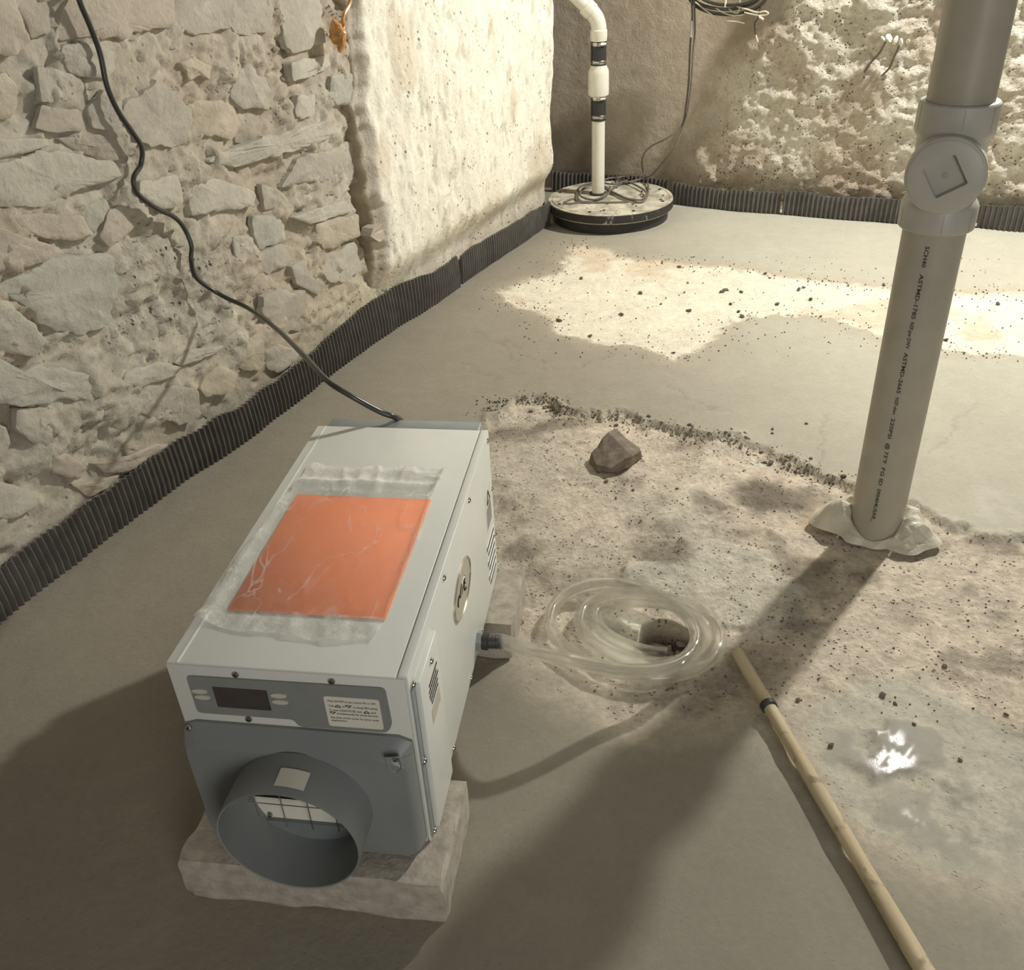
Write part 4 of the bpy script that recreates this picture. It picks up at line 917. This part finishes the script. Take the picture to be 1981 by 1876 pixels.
# ---------------------------------------------------------------- sump pit
SX, SY = .518, 4.246
su = thing('sump_basin', 'round black sump basin with dusty lid in the corner', 'sump', (SX, SY, 0))
MB().lathe([(.262, -.05), (.262, .052)], 64, None, False, True).build('basin', M['rubber'], su, True)
ld = MB().lathe([(.264, .046), (.280, .048), (.284, .054), (.284, .084), (.281, .089), (.268, .090), (.2665, .0865), (.264, .0865), (.2625, .090), (.0, .0905)], 96, None, False, False).build('lid', M['lid'], su, True)
MB().lathe([(.2845, .053), (.2848, .058), (.2848, .082), (.2842, .0865)], 96, None, False, False).build('lid_rim', M['rim'], ld, True)
for k in range(8):
    a = 2*math.pi*k/8+.3; MB().lathe([(.008, .0895), (.008, .0925), (.005, .094)], 6, Matrix.Translation((.248*math.cos(a), .248*math.sin(a), 0)), False, True).build('bolt', M['rubber'], ld)
GX, GY = .469-SX, 4.306-SY
MB().lathe([(.040, .0900), (.040, .096), (.033, .099)], 28, Matrix.Translation((GX, GY, 0)), False, True).build('grommet', M['rubber'], ld, True)
def zpx(y):                                 # height on the discharge pipe at picture row y
    d = ray(1155, y); return CH + d[2]*(4.306/d[1])
dp = thing('discharge_pipe', 'white plastic sump discharge pipe with check valve and black rubber couplings', 'pipe', (.469, 4.306, 0))
h = {k: zpx(k) for k in (373, 233, 225, 187, 180, 140, 125, 118, 88, 80, 72, 58)}
MB().lathe([(.0290, .0992), (.0290, h[225])], 32, None, False, False).build('pipe', M['pvc'], dp, True)
def coupling(z0, z1):
    m_ = MB().lathe([(.0300, z0), (.0330, z0+.002), (.0330, z1-.002), (.0300, z1)], 36, None, False, False).build('rubber_coupling', M['rubber'], dp, True)
    for zc in (z0+.010, z1-.016):
        cb = MB().lathe([(.0335, zc), (.0342, zc+.001), (.0342, zc+.013), (.0335, zc+.014)], 36, None, False, False).build('hose_clamp', M['steel'], m_, True)
    for zc, aa in ((z0+.017, -1.9), (z1-.009, -1.2)):
        MB().tube([(.039*math.cos(aa-.32), .039*math.sin(aa-.32), zc), (.040*math.cos(aa+.32), .040*math.sin(aa+.32), zc+.001)], .0065, 8).build('clamp_screw', M['steel'], m_, True)
coupling(h[233], h[187]+.004); coupling(h[125]-.006, h[80])
MB().lathe([(.0300, h[187]-.004), (.0440, h[187]+.008), (.0455, h[187]+.020), (.0445, h[140]), (.0430, h[140]+.008), (.0310, h[125]+.002), (.0300, h[118])], 40, None, False, False).build('check_valve', M['pvc'], dp, True)
MB().lathe([(.0285, h[80]-.01), (.0285, zpx(76))], 32, None, False, False).build('pipe', M['pvc'], dp, True)
# 45 degree elbow and the pipe rising away towards the limewashed wall
zE = h[80]+.002; E0 = np.array([0, 0, zE]); ev = np.array([-1.0, .10, .95]); ev /= np.linalg.norm(ev)
path = [E0, E0+np.array([0, 0, .045])]
bz0 = E0+np.array([0, 0, .042]); bend = [bz0*(1-t)**2+2*t*(1-t)*(bz0+np.array([0, 0, .040]))+t*t*(bz0+np.array([0, 0, .040])+ev*.040) for t in np.linspace(0, 1, 9)]
e_end = bend[-1]+ev*.002
MB().tube(bend, .0325, 24, False).build('elbow', M['pvc'], dp, True)
MB().lathe([(.0290, zE-.002), (.0345, zE), (.0345, zE+.006), (.0360, zE+.010), (.0360, zE+.040), (.0325, zE+.044)], 32, None, False, False).build('elbow_socket', M['pvc'], dp, True)
Qe = Vector(ev).to_track_quat('Z', 'Y').to_matrix().to_4x4()
MB().lathe([(.0325, -.004), (.0360, .0), (.0360, .034), (.0345, .036), (.0290, .037)], 32, Matrix.Translation(Vector(e_end)) @ Qe, False, False).build('elbow_socket', M['pvc'], dp, True)
MB().lathe([(.0290, .030), (.0290, .9)], 32, Matrix.Translation(Vector(e_end)) @ Qe, False, False).build('pipe', M['pvc'], dp, True)
rp2 = MB().lathe([(.0293, .055), (.0293, .20)], 6, Matrix.Translation(Vector(e_end)) @ Qe, False, False)
# ---------------------------------------------------------------- pump cords
def lidp(x, y, z=.097): return fl(1040+x/3.99, y/3.99, z)
def on_back(x, y, d):
    d -= .045; s0, z0 = bw(x, y, d); return BP(s0, z0, d)
c1 = [on_back(x, y, .10) for x, y in ((1336, -60), (1338, 0), (1339, 35), (1336, 75), (1334, 110), (1332, 160), (1327, 205), (1319, 242))]
c1 += [on_back(x, y, .13) for x, y in ((1292, 266), (1258, 284), (1243, 305))] + [lidp(815, 1325, .14), lidp(845, 1390, .11)]
c1 += [lidp(*q) for q in ((855, 1470), (830, 1540), (780, 1560), (700, 1540), (600, 1500), (500, 1430), (400, 1415), (320, 1450), (300, 1530), (330, 1555), (450, 1545), (560, 1470), (640, 1420), (720, 1405))]
tag(MB().tube(spline(c1, 7), .0042, 8).build('pump_cord', M['greycable'], None, True), 'dusty grey pump cord hanging down the back wall and looping on the sump lid', 'cord', 'pump cords')
c2 = [on_back(x, y, .105) for x, y in ((1342, -60), (1343, 0), (1344, 60), (1341, 100), (1338, 150), (1331, 210), (1320, 248))]
c2 += [on_back(x, y, .14) for x, y in ((1306, 285), (1284, 312))] + [lidp(880, 1350, .13), lidp(780, 1385, .105)]
c2 += [lidp(x, y, .104) for x, y in ((690, 1405), (630, 1395), (620, 1370), (680, 1365), (700, 1385), (600, 1420), (510, 1410), (520, 1385), (600, 1372), (690, 1400), (780, 1440), (840, 1490), (800, 1540), (690, 1530), (580, 1480), (450, 1430), (360, 1450), (330, 1510), (430, 1540), (540, 1500), (560, 1440))]
tag(MB().tube(spline(c2, 7), .0042, 8).build('pump_cord', M['greycable'], None, True), 'second pump cord sweeping from the wall to a knot beside the white pipe', 'cord', 'pump cords')
c3 = [lidp(x, y, .096) for x, y in ((700, 1558), (500, 1562), (330, 1562), (240, 1570), (205, 1562), (270, 1535), (330, 1545))]
tag(MB().tube(spline(c3, 7), .0036, 8).build('float_switch_cord', M['greycable'], None, True), 'thin float switch cord lying flat on the front of the sump lid', 'cord')
# bundle of cables tied up on the back wall
def ring(cx, cy, rx, ry, n, d, ph=0): return [on_back(cx+rx*math.cos(a+ph), cy+ry*math.sin(a+ph), d+.012*math.sin(a*2)) for a in np.linspace(0, 2*math.pi, n, endpoint=False)]
cb_ = thing('cable_bundle', 'coiled black cable bundle tied up on the back wall with white wire ends', 'cables', tuple(on_back(1405, 20, .08)))
def cbpart(nm, path, r, mat, closed=False):
    o0 = np.array(cb_.location); MB().tube(np.asarray(path)-o0, r, 8, True, closed).build(nm, M[mat], cb_, True)
cbpart('cable_loop', ring(1408, -12, 76, 40, 30, .085), .0075, 'cable', True); cbpart('cable_loop', ring(1404, -16, 70, 34, 30, .10, .3), .0070, 'cable', True); cbpart('cable_loop', ring(1412, -20, 66, 30, 30, .115, .8), .0065, 'cable', True)
cbpart('tie', [on_back(1404, -5, .125), on_back(1403, 14, .13)], .005, 'whitewire')
cbpart('white_wire', spline([on_back(x, y, .115) for x, y in ((1345, 4), (1375, 27), (1400, 39), (1425, 42), (1440, 45))], 6), .0024, 'whitewire')
cbpart('white_wire', spline([on_back(x, y, .115) for x, y in ((1385, 16), (1400, 25), (1420, 30), (1440, 28))], 6), .0024, 'whitewire')
cbpart('white_wire', spline([on_back(x, y, .118) for x, y in ((1432, -20), (1431, 8), (1428, 24), (1420, 24), (1410, 17))], 6), .0024, 'whitewire')
cbpart('white_wire', spline([on_back(x, y, .12) for x, y in ((1425, 12), (1445, 18), (1465, 24), (1480, 22), (1486, 27), (1470, 30), (1440, 24))], 6), .0034, 'whitewire')
cbpart('wire_tail', spline([on_back(x, y, .12) for x, y in ((1472, 10), (1466, 36), (1460, 45), (1461, 64), (1462, 72))], 6), .0024, 'cable')
cbpart('wire_nut', [on_back(1468, 32, .122), on_back(1477, 38, .122)], .005, 'whitewire'); cbpart('wire_nut', [on_back(1462, 68, .122), on_back(1466, 81, .122)], .0036, 'whitewire')
tag(MB().tube([on_back(1338.5, 40, .106), on_back(1337.5, 56, .106), on_back(1336.5, 72, .106)], .0064, 10).build('cord_tag', M['hubpvc'], None, True), 'pale grey warning tag wrapped around the hanging pump cord', 'tag')

# ---------------------------------------------------------------- old white clamps with two rusty rods on the back wall
br = thing('wall_bracket', 'white painted clamp remnant with two thin rods on the back wall', 'bracket', tuple(on_back(1720, 85, .10)))
o0 = np.array(br.location)
for x, y, r_ in ((1708, 74, .011), (1720, 74, .014), (1732, 78, .013), (1743, 83, .012), (1757, 80, .009)):
    bm = bmesh.new(); bmesh.ops.create_icosphere(bm, subdivisions=2, radius=r_)
    for v in bm.verts: v.co *= .75+.5*vn(np.array([v.co.x*140]), np.array([v.co.y*140+v.co.z*90]), 9)[0]
    me = bpy.data.meshes.new('flaking_clamp'); bm.to_mesh(me); bm.free(); o = link('flaking_clamp', me, M['pvc'], br, True); o.location = on_back(x, y, .105)-o0; o.scale = (1.5, .6, .9); o.rotation_euler = (x, .3*x, y)
for pts in (((1713, 82), (1700, 104), (1684, 122), (1672, 140)), ((1740, 88), (1730, 110), (1720, 132), (1702, 150))):
    MB().tube(spline([on_back(x, y, .105-.012*i)-o0 for i, (x, y) in enumerate(pts)], 5), .0042, 8).build('rod', M['greycable'], br, True)

# ---------------------------------------------------------------- hardened amber foam drip at the crack
fo = MB(); prof = []
fpts = [(655, 42, .010), (650, 52, .021), (654, 64, .025), (659, 76, .021), (661, 86, .014), (660, 97, .006)]
path = spline([LP(*lw(x, y, .05), .05) for x, y, _ in fpts], 5); rad = np.interp(np.linspace(0, 1, len(path)), np.linspace(0, 1, len(fpts)), [r for *_, r in fpts])
rad = rad*(1+.35*(fbm(np.arange(len(path))*.5, np.zeros(len(path)), 2, 66)-.5)); fo.tube(path, rad, 14)
fr_ = thing('foam_drip', 'hardened amber foam drip hanging in the crack at the top', 'foam', tuple(LP(*lw(657, 98, .05), .05))); o0 = np.array(fr_.location)
fo.v = [tuple(np.array(p)-o0+np.array([(vn(np.array([p[0]*60]), np.array([p[2]*60]), 3)[0]-.5)*.012]*3)) for p in fo.v]; fo.build('drip', M['foam'], fr_, True)
MB().tube(spline([LP(*lw(x, y, .055), .055)-o0 for x, y in ((662, 60), (666, 48), (663, 40), (667, 25), (676, 8), (682, -20))], 6), .0055, 8).build('string', M['foam'], fr_, True)

# ---------------------------------------------------------------- wooden stick with rubber band
A0 = fl(1426, 1262, .014); A1 = fl(1790, 1880, .020); dv = (A1-A0); A2 = A0+dv*1.5
Ls = np.linalg.norm(A2-A0); stk = thing('wooden_stick', 'long weathered wooden dowel lying across the floor toward the viewer', 'stick', tuple(A0))
stk.rotation_euler = Vector(A2-A0).to_track_quat('Z', 'Y').to_euler()
zs = np.linspace(0, Ls, 40); MB().lathe([(.0085, 0)]+[(.0118+.0006*math.sin(z_*23)+.002*z_, z_+.001) for z_ in zs], 18, None, True, True).build('shaft', M['wood'], stk, True)
kb = np.linalg.norm(fl(1487, 1362, .02)-A0)
MB().lathe([(.0118, kb-.008), (.0150, kb-.006), (.0152, kb+.004), (.0122, kb+.007)], 18, None, False, False).build('black_band', M['rubber'], stk, True)

# ---------------------------------------------------------------- broken half-round of concrete
ck = MB(); c0 = fl(1190, 880); 
def cp(x, y, z): return fl(x, y, z)
bmc = bmesh.new()
for x, y, z in ((1138, 896, -.012), (1158, 914, -.012), (1196, 916, -.012), (1218, 904, -.010), (1242, 884, -.012), (1237, 868, .014), (1176, 836, .050), (1224, 881, .034), (1189, 829, .040), (1238, 870, .026), (1215, 850, -.012), (1144, 876, .014), (1152, 898, .010), (1180, 905, .012), (1160, 858, .030)):
    bmc.verts.new(tuple(fl(x, y, z)))
bmesh.ops.convex_hull(bmc, input=bmc.verts[:]); loose = [v for v in bmc.verts if not v.link_faces]; bmesh.ops.delete(bmc, geom=loose, context='VERTS')
bmesh.ops.subdivide_edges(bmc, edges=bmc.edges[:], cuts=2, use_grid_fill=True)
for v in bmc.verts: v.co += Vector(((vn(np.array([v.co.x*90]), np.array([v.co.z*90]), 5)[0]-.5)*.006, (vn(np.array([v.co.y*90]), np.array([v.co.x*90]), 6)[0]-.5)*.006, (vn(np.array([v.co.x*80]), np.array([v.co.y*80]), 7)[0]-.5)*.005))
mec = bpy.data.meshes.new('concrete_fragment'); bmc.to_mesh(mec); bmc.free(); cko = link('concrete_fragment', mec, M['chunk'])
tag(cko, 'broken dark concrete fragment with one pale edge lying near the screed', 'rubble')

# ---------------------------------------------------------------- rubble in the drain hole, crumbs, grit
def pebble_mesh(seed, flat=.7):
    bm = bmesh.new(); bmesh.ops.create_icosphere(bm, subdivisions=1, radius=1)
    r1 = random.Random(seed)
    for v in bm.verts: v.co *= r1.uniform(.65, 1.15); v.co.z *= flat
    me = bpy.data.meshes.new('pebble'); bm.to_mesh(me); bm.free(); return me
PEB = [pebble_mesh(s) for s in range(6)]
for i in range(11):
    me = PEB[i % 6].copy(); me.materials.append(M['rubble']); o = bpy.data.objects.new('rubble_stone', me); col.objects.link(o)
    a = i*2.4; r_ = .010+.034*((i*37) % 11)/11; sc_ = .012+.006*((i*53) % 7)/7
    o.location = (HOLE[0]+r_*math.cos(a), HOLE[1]+r_*math.sin(a), -.062+.005*(i % 3)); o.scale = (sc_, sc_*.85, sc_*.8); o.rotation_euler = (0, 0, a)
    tag(o, 'small wet rubble stone at the bottom of the drain hole', 'stone', 'rubble in the drain hole')
CM = []
for m_ in PEB: 
    c_ = m_.copy(); c_.materials.append(M['crumb']); CM.append(c_)
edge_px = [(930, 800), (985, 772), (1060, 775), (1100, 800), (1180, 802), (1250, 815), (1330, 838), (1400, 852), (1450, 866), (1520, 890), (1560, 910), (1640, 928)]
ep = spline([fl(x, y)[:2] for x, y in edge_px], 10); wp = np.array(whitep+[whitep[0]])
spots = []
r1 = random.Random(5)
for k in range(44):
    p = ep[r1.randrange(len(ep))]; spots.append((p[0]+r1.gauss(0, .02), p[1]+r1.gauss(-.01, .025), r1.uniform(.0035, .0085), 0))
for x, y in ((1192, 812), (1215, 826), (1250, 832), (1158, 905), (1225, 942), (1172, 925), (1310, 945), (1192, 955), (1240, 1000), (1415, 838), (1440, 845), (1495, 830), (1494, 838), (1560, 820), (1710, 1335), (1735, 1350), (1608, 1435), (1770, 1395), (1830, 1280), (1950, 1370), (1860, 1460), (1545, 1345)):
    p = fl(x, y); spots.append((p[0], p[1], r1.uniform(.004, .008), 1))
for k in range(40):
    x, y = r1.uniform(1060, 1960), r1.uniform(500, 680); p = fl(x, y)
    if poly_sd(np.array([p[0]]), np.array([p[1]]), whitep)[0] < .03: spots.append((p[0], p[1], r1.uniform(.006, .013), 2))
CL = {0: ('small dark concrete crumb along the ragged edge of the fresh screed', 'crumbs along the screed edge'), 1: ('small loose concrete crumb lying on the old rough floor', 'crumbs on the old floor'), 2: ('small dark concrete crumb scattered on the pale bare patch', 'crumbs on the pale patch')}
for i, (x, y, r_, k) in enumerate(spots):
    o = bpy.data.objects.new('concrete_crumb', CM[i % 6]); col.objects.link(o)
    o.location = (x, y, floor_z(x, y)+r_*.35); o.scale = (r_, r_*r1.uniform(.6, 1), r_*.8); o.rotation_euler = (r1.uniform(-.4, .4), r1.uniform(-.4, .4), r1.uniform(0, 6.28))
    tag(o, CL[k][0], 'crumb', CL[k][1])
gv = []; gf = []
def tet(x, y, z, s_):
    b = len(gv); a = r1.uniform(0, 6.28)
    for k in range(3): gv.append((x+s_*math.cos(a+k*2.1)*r1.uniform(.7, 1.2), y+s_*math.sin(a+k*2.1)*r1.uniform(.7, 1.2), z-s_*.2))
    gv.append((x+r1.uniform(-.3, .3)*s_, y+r1.uniform(-.3, .3)*s_, z+s_*.9)); gf.extend([(b, b+1, b+3), (b+1, b+2, b+3), (b+2, b, b+3)])
wb = np.array(spline(wp, 6))
for k in range(2600):
    t = r1.random()
    if t < .30: p = ep[r1.randrange(len(ep))]; x, y = p[0]+r1.gauss(0, .03), p[1]+r1.gauss(0, .018)
    elif t < .55: p = wb[r1.randrange(len(wb))]; x, y = p[0]+r1.gauss(0, .04), p[1]+r1.gauss(0, .035)
    elif t < .72: q = fl(r1.uniform(1000, 2000), r1.uniform(490, 690)); x, y = q[0], q[1]
    else: q = fl(r1.uniform(950, 1990), r1.uniform(830, 1380)); x, y = q[0], q[1]
    if t >= .72 and poly_sd(np.array([x]), np.array([y]), oldpoly)[0] > -.01: continue
    tet(x, y, floor_z(x, y), r1.uniform(.0012, .0042)*(1.4 if y > 2.4 else 1))
gr = mk('concrete_grit', gv, gf, M['crumb'], None, False); tag(gr, 'fine loose concrete grit strewn over the floor', 'grit'); gr['kind'] = 'stuff'
for k in range(16):
    a = r1.uniform(0, 6.28); r_ = r1.uniform(.10, .24); s_ = r1.uniform(.004, .009); x, y = SX+r_*math.cos(a), SY+r_*math.sin(a)
    o = bpy.data.objects.new('lid_crumb', CM[k % 6]); col.objects.link(o); o.location = (x, y, .0905+s_*.4); o.scale = (s_, s_, s_*.7)
    tag(o, 'small dirt crumb lying on the dusty sump lid', 'crumb', 'crumbs on the sump lid')
